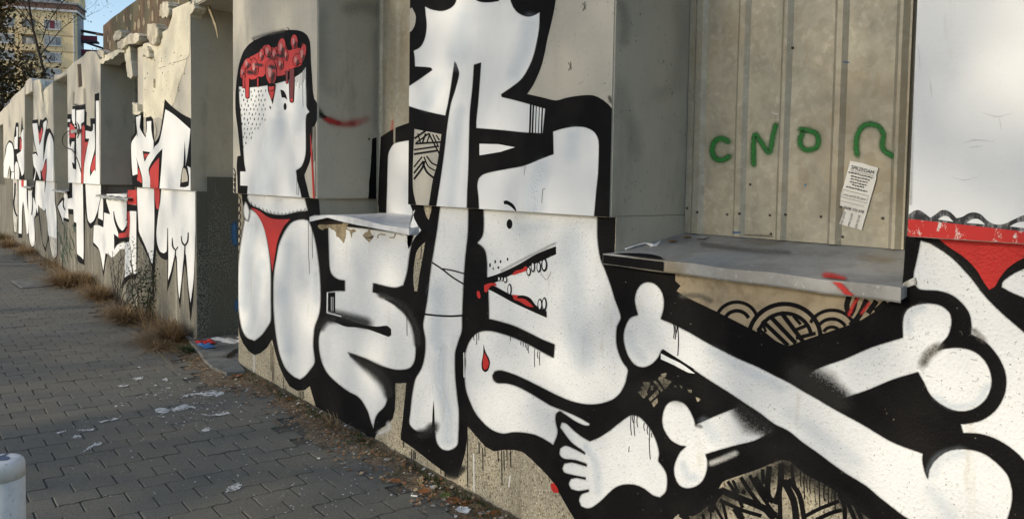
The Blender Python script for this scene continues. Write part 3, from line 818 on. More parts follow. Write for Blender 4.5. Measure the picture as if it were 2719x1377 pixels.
# ------------------------------------------------------------------ the paintings
def paint_all():
    e = EDGE
    # ---- pier with the head
    cl = [(1, 1, ZS + .002), (0, 1, e['p1l'] + .004), (0, -1, e['p1r'] - .004)]
    q = Paint('painted_head', Plane('wall', DU), PIER['p1'], cl)
    q.fill('K', 0, 'A', [(75, 1240), (72, 1100), (68, 1035), (72, 968), (92, 962), (85, 900), (75, 800), (62, 700), (60, 600), (65, 520), (72, 460), (85, 390), (110, 320), (150, 270), (200, 240), (270, 210), (340, 192), (400, 186), (460, 192), (500, 215), (520, 255), (525, 300), (528, 380), (535, 480), (540, 560), (548, 610), (563, 635), (567, 690), (565, 740), (550, 780), (535, 787), (535, 850), (530, 930), (520, 1000), (497, 1060), (488, 1085), (500, 1140), (525, 1245)])
    q.fill('W', 1, 'A', [(82, 535), (150, 541), (250, 530), (340, 510), (420, 482), (470, 450), (497, 415), (498, 520), (500, 600), (502, 660), (520, 693), (503, 710), (497, 740), (497, 850), (497, 930), (490, 980), (470, 1030), (437, 1055), (445, 1120), (460, 1170), (475, 1240), (130, 1240), (137, 1150), (90, 1148), (90, 1060), (125, 1060), (115, 1000), (105, 850), (95, 720), (85, 620)])
    # brain
    q.fill('R', 2, 'h', [(105, 680), (105, 610), (140, 540), (200, 480), (270, 440), (340, 400), (390, 345), (425, 305), (480, 300), (525, 335), (590, 325), (640, 215), (690, 250), (720, 350), (740, 375), (790, 365), (775, 230), (810, 160), (850, 180), (872, 250), (860, 340), (900, 345), (930, 280), (965, 300), (975, 400), (950, 500), (900, 575), (840, 595), (790, 615), (760, 640), (700, 690), (600, 715), (540, 690), (430, 690), (400, 720), (330, 725), (300, 750), (240, 760), (200, 740), (150, 740), (110, 720)])
    for (x, y, rx, ry, a) in [(190, 545, 48, 75, 25), (290, 590, 48, 115, -8), (380, 430, 35, 85, 8), (470, 380, 48, 85, 0), (555, 420, 35, 80, -5), (650, 330, 55, 120, 5), (710, 430, 26, 85, -5), (820, 255, 48, 95, 0), (930, 420, 45, 135, 12), (850, 500, 50, 82, 10), (635, 545, 42, 85, -5), (130, 660, 32, 90, 5), (510, 660, 75, 170, -3)]:
        q.ell('K', 3, 'h', x, y, rx + 5, ry + 5, a); q.ell('R', 4, 'h', x, y, rx - 3, ry - 3, a)
        q.soft('pale_red_spray', 5, 'h', [(x - rx * .2, y - ry * .3), (x - rx * .15, y + ry * .3)], rx * 1.3, .8)
        q.soft('black_spray', 5, 'h', [(x + rx * .45, y + ry * .2), (x + rx * .2, y + ry * .75)], rx * 1.2, .7)
    for (x, y, rx, ry, a) in [(360, 560, 50, 45, 30), (650, 440, 50, 35, 20), (510, 460, 40, 28, 0), (240, 660, 30, 60, 0), (540, 590, 40, 50, 0)]:
        q.soft('black_spray', 5, 'h', [(x - rx, y), (x + rx * .5, y + 12)], ry * 1.5, .8)
    for pts, w in (([(145, 700), (145, 880)], 34), ([(190, 740), (195, 990)], 58), ([(335, 740), (335, 860)], 22), ([(720, 640), (722, 800)], 36), ([(790, 620), (785, 850), (785, 1040)], 62)):
        q.line('K', 4, 'h', pts, w + 14, (1, 1, .8)); q.line('dark_red_paint' if pts[0][0] > 700 else 'R', 5, 'h', pts, w - 4, (1, 1, .75))
    for (x, y, w) in ((195, 990, 30), (786, 1040, 32), (722, 800, 20)): q.ell('K', 4, 'h', x, y, w * .95, w); q.ell('R', 5, 'h', x, y - 3, w * .62, w * .7)
    q.fill('K', 4, 'h', [(462, 840), (520, 800), (575, 830), (560, 930), (545, 1010), (530, 1090), (500, 1000), (470, 920)]); q.fill('R', 5, 'h', [(475, 855), (555, 850), (548, 940), (522, 1035), (495, 960)])
    q.line('K', 6, 'h', [(490, 905), (520, 915), (545, 895)], 10)
    q.fill('K', 2, 'h', [(632, 895), (675, 910), (705, 960), (725, 1035), (690, 1005), (650, 1003), (640, 950)]); q.ell('K', 2, 'h', 694, 1120, 20, 48)
    for row in range(13):
        y = 900 + row * 62
        for col in range(9):
            x = 95 + col * 48 + (row % 2) * 24 + rng.uniform(-9, 9)
            lim = 440 if row < 7 else 440 - (row - 6) * 48
            if x > lim or x < 88 + row * 3: continue
            yy = y + rng.uniform(-12, 12)
            q.line('K', 2, 'h', [(x, yy), (x - 4, yy + 30)], rng.uniform(8, 13))
    q.ell('K', 2, 'h', 497, 1133, 9, 22, -15)
    for x, y0_, y1_ in ((820, 740, 790), (838, 730, 850), (855, 725, 800), (880, 710, 880), (905, 690, 840), (925, 660, 900), (940, 650, 800), (955, 620, 760), (930, 900, 1120)):
        q.line('K', 2, 'h', [(x, y0_), (x + 4, y1_)], 5)
    for x, y1_ in ((540, 1180), (548, 1000), (556, 1215)): q.line('K', 2, 'A', [(x, 780), (x + 2, y1_)], 2.5)
    q.line('R', 3, 'A', [(526, 830), (533, 950), (541, 1090), (548, 1240)], 11, (.2, .8, 1, 1.1))
    for k in range(5): q.line('K', 1, 'A', [(50, 1040 + k * 32), (62, 1075 + k * 34), (52, 1120 + k * 30)], 5)
    q.line('K', 1, 'A', [(378, 172), (392, 178), (390, 190)], 5); q.line('K', 1, 'A', [(172, 248), (185, 254)], 6)
    q.soft('grey_stain', 0, 'A', [(170, 240), (250, 215), (360, 188)], 34, .5)
    q.soft('pale_blue_tint', 1.45, 'A', [(330, 760), (270, 950), (220, 1190)], 167.4, 0.31); q.soft('pale_blue_tint', 1.45, 'A', [(470, 560), (450, 800)], 100.44, 0.22)
    for x, y0_, y1_ in ((442, 1100, 1205), (452, 1150, 1210)): q.line('K', 2, 'A', [(x, y0_), (x, y1_)], 2.5)
    q.done()
    # ---- jamb of the window beside it: red and black sprayed on the cement
    q = Paint('sprayed_strokes', Plane('reveal', e['p1r']), PIER['p1'], [(0, 1, DU + .012), (0, -1, YP - .01), (1, 1, ZS)])
    q.soft('red_spray', 0, 'A', [(612, 732), (650, 748), (700, 764)], 58, .8, (.8, 1, .7)); q.soft('red_spray', 0, 'A', [(690, 762), (740, 770), (790, 765)], 46, .4); q.soft('red_spray', 0, 'A', [(780, 765), (830, 752), (870, 735)], 70, .28)
    q.soft('red_spray', 0, 'A', [(640, 745), (720, 765), (800, 758)], 90, .22)
    q.soft('black_spray', 1, 'A', [(560, 690), (590, 712), (610, 722)], 70, .8, (1.2, .9, .5))
    q.fill('K', 0, 'A', [(905, 858), (948, 846), (948, 950), (945, 1100), (940, 1290), (878, 1295), (885, 1150), (898, 1000)], wob=.4); q.ell('K', 0, 'A', 886, 860, 5, 8)
    q.soft('grey_stain', 0, 'A', [(600, 90), (590, 300), (610, 520), (640, 560)], 120, .12); q.soft('grey_stain', 0, 'A', [(760, 60), (850, 40), (960, 80)], 130, .2); q.soft('grey_stain', 0, 'A', [(930, 200), (935, 500), (925, 780)], 80, .12)
    q.done()
    q = Paint('painted_elbow', Plane('wall', YP - .0155), SH1, [(0, 1, -5.09), (1, 1, 1.41)], base=.002)
    q.fill('K', 0, 'C', [(70, 790), (150, 740), (260, 700), (260, 840), (155, 828), (125, 860), (112, 900), (108, 1000), (100, 1260), (50, 1260), (60, 1000)])
    q.fill('W', 1, 'C', [(155, 825), (300, 800), (300, 1290), (100, 1280), (106, 1100), (110, 950), (113, 895), (126, 858)])
    q.soft('red_spray', 0, 'C', [(140, 700), (135, 745)], 30, .5)
    q.done()
    # ---- pier with the branching white hand
    cl = [(1, 1, ZS + .002), (0, 1, e['p2l'] + .004), (0, -1, e['p2r'] - .004)]
    q = Paint('painted_hand', Plane('wall', DU), PIER['p2'], cl)
    q.fill('K', 0, 'C', [(200, -60), (1095, -60), (1080, 0), (1070, 60), (1050, 150), (1030, 230), (1015, 310), (990, 400), (950, 490), (915, 543), (1000, 562), (1080, 580), (1140, 565), (1220, 552), (1290, 550), (1340, 570), (1390, 610), (1420, 660), (1440, 800), (1440, 1300), (200, 1300)])
    q.fill('plaster', 1, 'C', [(225, 60), (250, 45), (268, 80), (272, 110), (265, 150), (245, 182), (220, 190)])
    q.fill('W', 1, 'C', [(325, 38), (360, 55), (420, 65), (470, 50), (500, 20), (514, -30), (605, -30), (620, 0), (650, 13), (700, 15), (750, 8), (775, -30), (815, -30), (822, 10), (840, 50), (870, 80), (915, 97), (950, 92), (988, 72), (985, 160), (970, 250), (950, 330), (920, 400), (880, 460), (820, 508), (765, 545), (768, 560), (850, 580), (940, 605), (1020, 628), (1005, 770), (900, 765), (750, 750), (622, 740), (622, 700), (632, 600), (640, 500), (650, 362), (608, 375), (600, 500), (585, 650), (580, 800), (578, 900), (575, 1000), (570, 1100), (565, 1290), (375, 1290), (400, 1130), (420, 1000), (440, 850), (455, 720), (475, 600), (500, 520), (522, 430), (510, 380), (497, 355), (490, 400), (475, 500), (458, 600), (443, 668), (380, 655), (300, 635), (215, 608), (215, 510), (290, 460), (340, 425), (368, 405), (360, 392), (320, 388), (268, 385), (265, 330), (260, 295), (300, 270), (325, 220), (335, 150), (330, 90)])
    q.soft('pale_blue_tint', 1.45, 'C', [(560, 90), (540, 220), (520, 330)], 189.72, 0.28); q.soft('pale_blue_tint', 1.45, 'C', [(930, 130), (900, 300), (840, 430)], 133.92, 0.25); q.soft('pale_blue_tint', 1.45, 'C', [(400, 470), (340, 600)], 122.76, 0.25); q.soft('pale_blue_tint', 1.45, 'C', [(530, 640), (500, 900), (470, 1180)], 100.44, 0.25); q.soft('pale_blue_tint', 1.45, 'C', [(1000, 980), (960, 1090), (960, 1240)], 167.4, 0.34); q.soft('pale_blue_tint', 1.45, 'C', [(1180, 780), (1160, 900)], 133.92, 0.22)
    for x in (937, 952, 969, 987, 1004): q.line('K', 2, 'C', [(x, 603 + (x - 937) * .3), (x - 3, 690), (x - 6, 775)], rng.uniform(4, 11))
    q.fill('W', 1, 'C', [(640, 830), (750, 833), (845, 850), (760, 877), (640, 897)], smooth=False)
    q.fill('W', 1, 'C', [(630, 1050), (640, 1025), (665, 1005), (720, 990), (800, 975), (900, 955), (1000, 915), (1068, 890), (1065, 760), (1110, 745), (1180, 732), (1250, 735), (1300, 760), (1325, 800), (1330, 850), (1325, 1000), (1315, 1100), (1298, 1300), (640, 1300), (635, 1150), (628, 1080)])
    q.fill('plaster', 1, 'C', [(265, 745), (420, 775), (410, 850), (395, 950), (370, 1040), (345, 1200), (280, 1200), (258, 1100), (255, 1000), (258, 900)])
    for pts, w in (([(265, 800), (330, 755)], 12), ([(275, 825), (350, 770)], 9), ([(330, 770), (310, 830)], 10), ([(355, 770), (335, 830)], 8), ([(270, 830), (420, 820)], 11), ([(262, 865), (400, 845)], 10), ([(262, 890), (395, 870)], 12), ([(350, 775), (410, 890)], 9), ([(370, 775), (405, 850)], 8), ([(390, 780), (410, 810)], 8), ([(285, 770), (300, 825)], 8),
                   ([(262, 965), (310, 905)], 9), ([(262, 1000), (318, 930)], 11), ([(262, 1035), (310, 970), (325, 930)], 12), ([(320, 905), (345, 960), (385, 985)], 8), ([(335, 900), (365, 940), (395, 955)], 9), ([(312, 930), (335, 990), (380, 1030)], 12)):
        q.line('K', 2, 'C', pts, w)
    q.fill('K', 2, 'C', [(780, 1160), (800, 1157), (835, 1178), (853, 1210), (852, 1222), (825, 1195), (800, 1180), (782, 1178)])
    q.line('K', 2, 'C', [(1020, 1088), (1006, 1095), (1003, 1130), (1000, 1172)], 3); q.line('grey_stain', 2, 'C', [(905, 960), (898, 1010)], 2)
    q.soft('black_spray', 2, 'C', [(1390, 560), (1400, 590)], 30, .6)
    for x, y in ((1242, 40), (1160, 385)):
        q.line('grey_stain', 1, 'C', [(x - 8, y - 22), (x + 4, y), (x - 6, y + 24)], 5); q.line('grey_stain', 1, 'C', [(x + 6, y - 30), (x + 8, y + 18)], 4)
    q.done()
    q = Paint('stain', Plane('reveal', e['p2r']), PIER['p2'], [(0, 1, DU + .012), (0, -1, YP - .01), (1, 1, ZS)])
    q.soft('grey_stain', 0, 'F', [(95, 20), (110, 100), (105, 210)], 80, .2); q.soft('grey_stain', 0, 'F', [(85, 420), (110, 560), (150, 640), (160, 750)], 120, .12)
    q.soft('grey_stain', 0, 'F', [(380, 0), (390, 200), (360, 420), (270, 470)], 110, .1)
    q.done()
    # ---- right pier: scalloped lace and red band on white
    q = Paint('painted_lace', Plane('wall', DU), PIER['p3'], [(1, 1, ZS + .002), (0, 1, e['p3l'] + .003)])
    q.fill('worn_black', 0, 'I', [(385, 112), (400, 98), (420, 86), (440, 88), (460, 102), (478, 116), (500, 102), (520, 87), (540, 86), (560, 96), (582, 118), (605, 112), (630, 98), (655, 95), (680, 104), (705, 128), (735, 142), (770, 140), (810, 122), (847, 106), (900, 98), (900, 180), (385, 130)])
    for pts in ([(508, 122), (530, 110), (550, 112), (570, 132)], [(622, 136), (645, 122), (670, 122), (695, 142)], [(792, 150), (820, 136), (870, 128), (880, 160)]): q.fill('W', 1, 'I', pts)
    q.fill('worn_red', 1, 'I', [(380, 119), (560, 138), (847, 170), (900, 176), (900, 260), (380, 230)], smooth=False)
    for pts, w in (([(2560, 380), (2590, 372), (2640, 376)], 3), ([(2575, 392), (2610, 388)], 2.5), ([(2612, 300), (2650, 310), (2690, 300)], 2.5), ([(2655, 312), (2660, 345)], 2), ([(2470, 210), (2476, 260)], 2.5), ([(2530, 470), (2560, 478), (2600, 470)], 2), ([(2440, 120), (2445, 190)], 2)): q.soft('grey_stain', 2, 'P', pts, w * 2.2, .2, (.3, 1, .3))
    q.soft('grey_stain', 2, 'P', [(2425, 60), (2422, 300), (2418, 540)], 16, .35)
    q.done()
    paint_lower(); paint_far(); paint_small()

def paint_lower():
    e = EDGE
    lw = Plane('wall', DL)
    clr = [(1, -1, ZS - .001), (1, 1, .012), (0, 1, -6.752)]
    base = Paint('painted_black_ground', lw, PLINTH['r'], clr, True)
    # everything black on the plinth, from the legs to beyond the right edge
    outl = pxm(('B', [(82, 40), (85, 100), (95, 150), (98, 210), (85, 270), (70, 380), (60, 480), (58, 600), (62, 700), (70, 790), (90, 840), (120, 880), (148, 900), (180, 890), (215, 860), (240, 820), (255, 880), (275, 950), (300, 1010), (330, 1060), (370, 1085), (410, 1080), (435, 1060), (450, 1110), (465, 1160), (470, 1230), (600, 1340)]),
               ('E', [(150, 720), (235, 720), (250, 660), (290, 608), (340, 580), (370, 540), (385, 480), (388, 400), (385, 330), (390, 300), (462, 298), (455, 380), (445, 480), (435, 580), (425, 650), (425, 685), (520, 750), (620, 830), (700, 890), (760, 930), (815, 940), (845, 850), (868, 760), (880, 660), (883, 595), (940, 660), (1000, 730), (1060, 765), (1130, 755), (1200, 755), (1260, 770), (1320, 820), (1380, 880), (1430, 930), (1470, 980), (1510, 1050), (1560, 1140), (1620, 1240), (1800, 1600)]),
               ('P', [(1650, 1600), (2300, 1800), (3000, 2000), (3000, 640), (2408, 600), (2400, 720), (2393, 797)]),
               ('P', [(2300, 800), (2100, 765), (1900, 735), (1762, 715), (1640, 705), (1632, 690), (1636, 560)]),
               ('P', [(1083, 520), (1096, 560), (1096, 612), (1040, 604), (960, 592), (880, 586), (850, 582), (850, 560), (846, 505)]))
    base.fill('K', 0, None, outl, smooth=False, sub=3)
    base.done()
    # legs
    q = Paint('painted_legs', lw, PLINTH['r'], clr, True)
    q.fill('W', 1, 'B', [(118, 60), (410, 60), (412, 92), (418, 120), (427, 157), (380, 160), (300, 177), (240, 172), (180, 152), (130, 122), (112, 85)])
    z = []
    for k in range(31): x = 122 + k * 10; yb = np.interp(x, [120, 180, 240, 300, 370, 425], [118, 150, 172, 180, 165, 152]); z.append((x, yb + (-14 if k % 2 else 8)))
    q.line('K', 2, 'B', z, 4, smooth=False); q.line('K', 2, 'B', [(120, 125), (180, 158), (240, 182), (300, 190), (360, 178), (428, 160)], 14)
    q.fill('W', 2, 'B', [(103, 105), (115, 125), (126, 160), (122, 190), (118, 208), (105, 200), (95, 180), (92, 140)])
    q.fill('W', 1, 'B', [(130, 145), (165, 170), (195, 220), (215, 300), (228, 380), (235, 470), (236, 600), (235, 720), (215, 760), (185, 800), (150, 827), (110, 810), (85, 770), (70, 700), (62, 600), (62, 480), (70, 380), (85, 270), (100, 190), (115, 150)])
    q.fill('W', 1, 'B', [(360, 205), (400, 198), (430, 205), (445, 240), (465, 310), (480, 400), (490, 500), (493, 620), (485, 690), (462, 760), (455, 850), (463, 935), (440, 975), (410, 1010), (385, 1027), (350, 1010), (310, 970), (280, 900), (260, 800), (248, 680), (246, 560), (250, 470), (262, 400), (275, 330), (300, 270), (330, 225)])
    q.fill('K', 2, 'B', [(122, 128), (170, 140), (230, 175), (280, 188), (355, 186), (320, 225), (290, 270), (272, 330), (262, 400), (245, 490), (230, 400), (216, 310), (195, 230), (165, 170)])
    q.fill('R', 3, 'B', [(130, 138), (170, 152), (220, 187), (265, 198), (335, 198), (300, 240), (270, 310), (257, 380), (243, 470), (233, 400), (222, 330), (205, 260), (180, 200), (152, 160)])
    q.soft('pale_blue_tint', 1.45, 'B', [(140, 230), (110, 420), (100, 640)], 100.44, 0.31); q.soft('pale_blue_tint', 1.45, 'B', [(190, 420), (150, 650), (120, 770)], 66.96, 0.25); q.soft('pale_blue_tint', 1.45, 'B', [(330, 330), (300, 600), (320, 880)], 100.44, 0.25); q.soft('pale_blue_tint', 1.45, 'B', [(470, 480), (470, 620)], 55.8, 0.19)
    for x, y0_, y1_ in ((428, 205, 400), (432, 400, 480), (448, 240, 400)): q.line('K', 2, 'B', [(x, y0_), (x + 2, y1_)], 2.5)
    q.done()
    # small striped and bare marks left of the legs
    q = Paint('painted_stripes', lw, PLINTH['r'], clr, True)
    for k in range(9): q.line('K', 0, 'B', [(60, 75 + k * 40), (78, 100 + k * 40), (66, 135 + k * 40)], 5)
    for x, y0_, y1_ in ((235, 840, 980), (245, 850, 1030), (300, 1020, 1100), (312, 1060, 1095), (380, 1085, 1130), (388, 1085, 1150), (396, 1080, 1140), (404, 1085, 1125)): q.line('K', 1, 'B', [(x, y0_), (x, y1_)], 3)
    q.soft('white_spray', 0, 'B', [(145, 905), (148, 960), (140, 1000)], 26, .5)
    q.done()
    # winding body under the bent sill
    q = Paint('painted_body', lw, PLINTH['r'], clr + [], True)
    q.fill('W', 1, None, pxm(('B', [(530, 236), (620, 236), (760, 250), (900, 268), (972, 280), (962, 330), (950, 400), (940, 470), (920, 540), (880, 552), (830, 545), (765, 528), (762, 575), (830, 590), (900, 625)]),
                             ('D', [(60, 765), (150, 820), (210, 880), (255, 960), (275, 1050), (275, 1130), (265, 1200), (230, 1245), (150, 1257), (70, 1240), (0, 1215)]),
                             ('B', [(720, 918), (660, 897), (632, 886), (700, 930), (760, 980), (810, 1030), (835, 1080), (838, 1130), (820, 1170), (790, 1200), (775, 1230), (765, 1280), (750, 1240), (730, 1180), (690, 1120), (630, 1085), (560, 1030), (520, 985), (495, 930), (483, 870), (482, 810), (497, 750), (525, 712), (525, 575), (570, 568), (617, 568), (617, 515), (585, 510), (555, 490), (540, 460), (535, 400)])))
    q.fill('K', 2, 'B', [(515, 690), (600, 705), (700, 738), (780, 752), (835, 748), (857, 765), (858, 795), (845, 806), (815, 795), (740, 768), (680, 757), (620, 752), (560, 727), (515, 712)])
    q.fill('K', 2, 'B', [(530, 578), (568, 575), (568, 680), (540, 676), (531, 670)], smooth=False)
    for x in (548, 557): q.line('W', 3, 'B', [(x, 600), (x, 672)], 2.5)
    q.line('W', 3, 'B', [(528, 575), (526, 680), (600, 700)], 6)
    q.soft('black_spray', 2, 'B', [(540, 690), (640, 712), (730, 735)], 90, .8); q.soft('black_spray', 2, 'B', [(488, 760), (520, 720), (570, 712)], 70, .8)
    q.soft('black_spray', 2, 'B', [(650, 900), (720, 945), (780, 985), (835, 1045), (850, 1110)], 100, 1.0, (.3, .8, 1.1, 1.1, .8))
    q.soft('black_spray', 2, 'D', [(160, 795), (230, 865), (275, 960), (295, 1080)], 90, 1.0); q.soft('black_spray', 2, 'D', [(30, 735), (110, 765), (175, 810)], 70, .9)
    for pts in ([(938, 660), (940, 800)], [(780, 535), (784, 570)]): q.line('K', 3, 'B', pts, 3)
    # plaster broken off under the sheet
    q.fill('bare_cement', 3, 'j', [(215, 520), (260, 480), (440, 482), (770, 440), (900, 450), (920, 470), (870, 545), (930, 590), (1050, 590), (1095, 635), (1010, 660), (990, 790), (950, 620), (860, 590), (860, 700), (835, 830), (805, 910), (760, 850), (690, 770), (640, 750), (620, 640), (560, 590), (460, 550), (320, 610), (240, 560)], wob=.5)
    q.fill('hole', 4, 'j', [(240, 400), (430, 325), (780, 430), (775, 470), (440, 482), (250, 478)], smooth=False)
    q.fill('bare_cement', 3, 'j', [(1240, 730), (1300, 660), (1360, 640), (1390, 540), (1425, 700), (1500, 740), (1450, 810), (1385, 880), (1310, 810)], wob=.5); q.fill('hole', 4, 'j', [(1280, 770), (1400, 765), (1500, 735), (1470, 790), (1380, 790)])
    q.line('bare_cement', 3, 'j', [(1580, 790), (1600, 720), (1650, 700), (1765, 715)], 26); q.line('bare_cement', 3, 'j', [(1850, 775), (1950, 775), (1990, 690)], 26)
    q.done()
    # crossed straps, long arm with one finger
    q = Paint('painted_arm', lw, PLINTH['r'], clr, True)
    q.fill('W', 1, 'D', [(215, 330), (268, 150), (256, 160), (262, 205), (290, 260), (312, 290), (265, 345), (240, 395), (225, 420), (215, 380)], smooth=False)
    q.fill('roughcast', 1, 'D', [(340, 370), (325, 460), (300, 600), (285, 712), (265, 710), (258, 620), (265, 520), (285, 430)])
    q.fill('roughcast', 1, 'D', [(325, 100), (388, 100), (380, 160), (365, 218), (345, 190)], smooth=False); q.line('K', 2, 'D', [(315, 400), (310, 490)], 5)
    q.fill('W', 1, None, pxm(('D', [(445, 110), (640, 110), (638, 300), (622, 450), (610, 600), (603, 750), (597, 900), (595, 985), (570, 1060), (550, 1130)]),
                             ('E', [(798, 124), (800, 250), (812, 380), (825, 500), (822, 650), (815, 720), (780, 752), (740, 760), (700, 745), (670, 700), (660, 640), (640, 640), (590, 642), (530, 625), (485, 578), (490, 500), (500, 400), (517, 300), (530, 260), (570, 190), (590, 100)]),
                             ('D', [(340, 1050), (325, 950), (335, 880), (355, 760), (370, 620), (385, 510), (400, 420), (420, 300)])))
    q.soft('pale_blue_tint', 1.45, 'E', [(700, 60), (690, 300), (740, 500), (740, 700)], 122.76, 0.34); q.soft('pale_blue_tint', 1.45, 'D', [(420, 700), (430, 850), (420, 1050)], 167.4, 0.28)
    q.fill('K', 2, 'E', [(650, 418), (656, 480), (660, 640), (640, 645), (642, 540)]); q.soft('black_spray', 2, 'E', [(555, 655), (610, 640), (650, 600)], 110, 1.0)
    q.line('K', 2, 'D', [(388, 512), (460, 560), (530, 615), (608, 662)], 11); q.line('K', 2, 'D', [(460, 556), (530, 568), (612, 590)], 10); q.line('K', 2, 'D', [(334, 870), (430, 880), (520, 884), (600, 879)], 13)
    for x, y0_, y1_ in ((500, 750, 860), (515, 755, 830), (525, 770, 820), (445, 660, 740), (700, 890, 920), (730, 900, 940)): q.line('K', 1, 'E', [(x, y0_), (x, y1_)], 6)
    q.soft('white_spray', 0, 'E', [(280, 640), (340, 610), (345, 580)], 60, .6)
    q.soft('black_spray', 1, 'E', [(740, 920), (800, 930), (850, 880)], 70, .8)
    for x, y0_, y1_ in ((1090, 760, 840), (1115, 760, 990), (1130, 760, 900), (1150, 755, 830), (1175, 755, 870), (985, 740, 900), (880, 640, 1010), (960, 700, 780), (1000, 740, 800)): q.line('K', 1, 'E', [(x, y0_), (x + 3, y1_)], 5)
    for pts in ([(925, 780), (928, 1040)], [(1175, 930), (1165, 1010)]): q.line('white_spray', 1, 'E', pts, 8)
    q.done()
    # the biting face
    q = Paint('painted_face', lw, PLINTH['r'], clr, True)
    q.fill('W', 1, None, pxm(('D', [(742, 110), (1535, 110), (1535, 330), (1545, 430), (1560, 500), (1590, 570), (1630, 680), (1660, 780), (1697, 890), (1670, 960), (1665, 1050), (1680, 1130), (1710, 1200)]),
                             ('E', [(1980, 205), (1975, 250), (1960, 310), (1925, 370), (1870, 415), (1790, 440), (1700, 445), (1600, 425), (1500, 385), (1400, 335), (1300, 285), (1200, 240), (1110, 213), (1070, 220), (1055, 250), (1065, 280), (1090, 298), (1150, 300), (1220, 320), (1300, 360), (1400, 420), (1450, 450), (1550, 490), (1640, 530), (1720, 575), (1715, 590), (1680, 588), (1620, 560), (1560, 520), (1515, 490), (1490, 510), (1487, 560), (1500, 620), (1495, 660), (1470, 722), (1420, 690), (1350, 655), (1280, 640), (1200, 635), (1130, 645), (1060, 625), (1000, 580), (940, 510), (900, 430), (870, 340), (862, 250), (868, 150)]),
                             ('D', [(615, 1150), (640, 1070), (680, 1015), (730, 988), (790, 985), (860, 1000), (950, 1030), (1050, 1075), (1150, 1130), (1230, 1172), (1237, 1080), (1150, 1045), (1050, 995), (950, 950), (850, 920), (782, 903), (780, 800), (776, 700), (768, 600), (768, 530), (760, 450), (740, 410), (700, 378), (735, 330), (745, 270)])))
    q.ell('K', 2, 'D', 925, 247, 20, 34)
    for x, y, rx, ry in ((790, 531, 6, 15), (826, 507, 6, 12), (863, 507, 6, 11), (912, 490, 6, 11), (812, 555, 5, 8), (848, 548, 7, 9)): q.ell('K', 2, 'D', x, y, rx, ry)
    q.fill('K', 2, 'D', [(740, 625), (850, 590), (980, 530), (1100, 460), (1180, 425), (1247, 400), (1249, 455), (1150, 500), (1040, 552), (930, 602), (840, 645), (800, 662), (850, 690), (950, 740), (1020, 740), (1070, 760), (1110, 810), (1183, 850), (1183, 895), (1080, 850), (950, 790), (850, 735), (780, 700), (740, 690)])
    q.soft('grey_stain', 2, 'D', [(870, 570), (1000, 500), (1120, 440), (1240, 380)], 30, .35)
    q.fill('R', 3, 'D', [(940, 598), (970, 570), (1010, 560), (1035, 538), (1052, 545), (1045, 570), (1000, 585), (960, 598)]); q.fill('R', 3, 'D', [(945, 735), (990, 738), (975, 760), (1030, 765), (1070, 795), (1095, 822), (1050, 815), (1000, 785), (955, 768)])
    q.fill('R', 3, 'D', [(750, 670), (790, 655), (830, 655), (838, 675), (800, 672), (785, 690), (768, 720), (752, 715)]); q.ell('R', 3, 'D', 712, 735, 12, 28, -10)
    for x, y, rx, ry in ((1060, 575, 16, 32), (1090, 545, 15, 36), (1130, 545, 16, 38), (1168, 530, 21, 47), (855, 628, 10, 17), (876, 628, 9, 15), (898, 633, 14, 22), (927, 702, 15, 44), (1138, 805, 18, 43), (1168, 800, 18, 47)):
        q.ell('K', 4, 'D', x, y, rx, ry); q.ell('W', 5, 'D', x - 1, y - 2, rx * .55, ry * .72)
    q.fill('K', 2, 'E', [(993, 30), (1005, 80), (1030, 130), (1037, 165), (1025, 210), (1003, 225), (983, 205), (980, 160), (990, 100)]); q.fill('R', 3, 'E', [(1000, 90), (1020, 130), (1030, 165), (1018, 200), (1000, 208), (990, 185), (990, 140)])
    q.soft('pale_blue_tint', 1.45, 'D', [(1370, 330), (1380, 650), (1380, 960), (1440, 1200)], 245.52, 0.26); q.soft('pale_blue_tint', 1.45, 'D', [(1000, 280), (1180, 260)], 122.76, 0.19)
    for x, y0_, y1_ in ((1005, 1060, 1085), (1018, 1065, 1095), (1035, 1070, 1100), (1048, 1080, 1120), (1058, 1085, 1140), (1100, 1110, 1235), (1122, 1125, 1175), (1135, 1130, 1225), (932, 1025, 1055), (680, 1010, 1050), (695, 1005, 1080), (712, 1000, 1050)): q.line('K', 2, 'D', [(x, y0_), (x + rng.uniform(-4, 4), (y0_ + y1_) / 2), (x, y1_)], 5)
    q.line('W', 2, 'E', [(858, 90), (860, 260)], 7)
    q.soft('white_spray', 2, 'E', [(860, 100), (858, 230)], 10, .6)
    q.line('grey_stain', 2, 'D', [(1140, 590), (1180, 635), (1205, 600), (1212, 575)], 3)
    q.done()
    # foot
    q = Paint('painted_foot', lw, PLINTH['r'], clr, True)
    q.fill('W', 1, 'E', [(1525, 565), (1560, 575), (1610, 620), (1660, 660), (1720, 695), (1780, 670), (1850, 625), (1920, 570), (1975, 530), (2010, 515), (2060, 530), (2110, 580), (2150, 640), (2180, 710), (2195, 780), (2190, 830), (2220, 870), (2245, 920), (2250, 980), (2240, 1040), (2200, 1080), (2150, 1065), (2090, 1020), (2030, 995), (1960, 992), (1900, 1010), (1850, 1050), (1800, 1100), (1740, 1145), (1700, 1155), (1660, 1140), (1645, 1100), (1660, 1060), (1712, 1038), (1712, 1026), (1640, 1036), (1590, 1022), (1575, 985), (1590, 952), (1630, 945), (1690, 957), (1690, 944), (1600, 926), (1545, 910), (1530, 880), (1545, 847), (1600, 840), (1700, 867), (1692, 850), (1620, 825), (1540, 815), (1512, 785), (1515, 745), (1550, 725), (1600, 740), (1688, 785), (1680, 768), (1600, 710), (1550, 650), (1515, 600)])
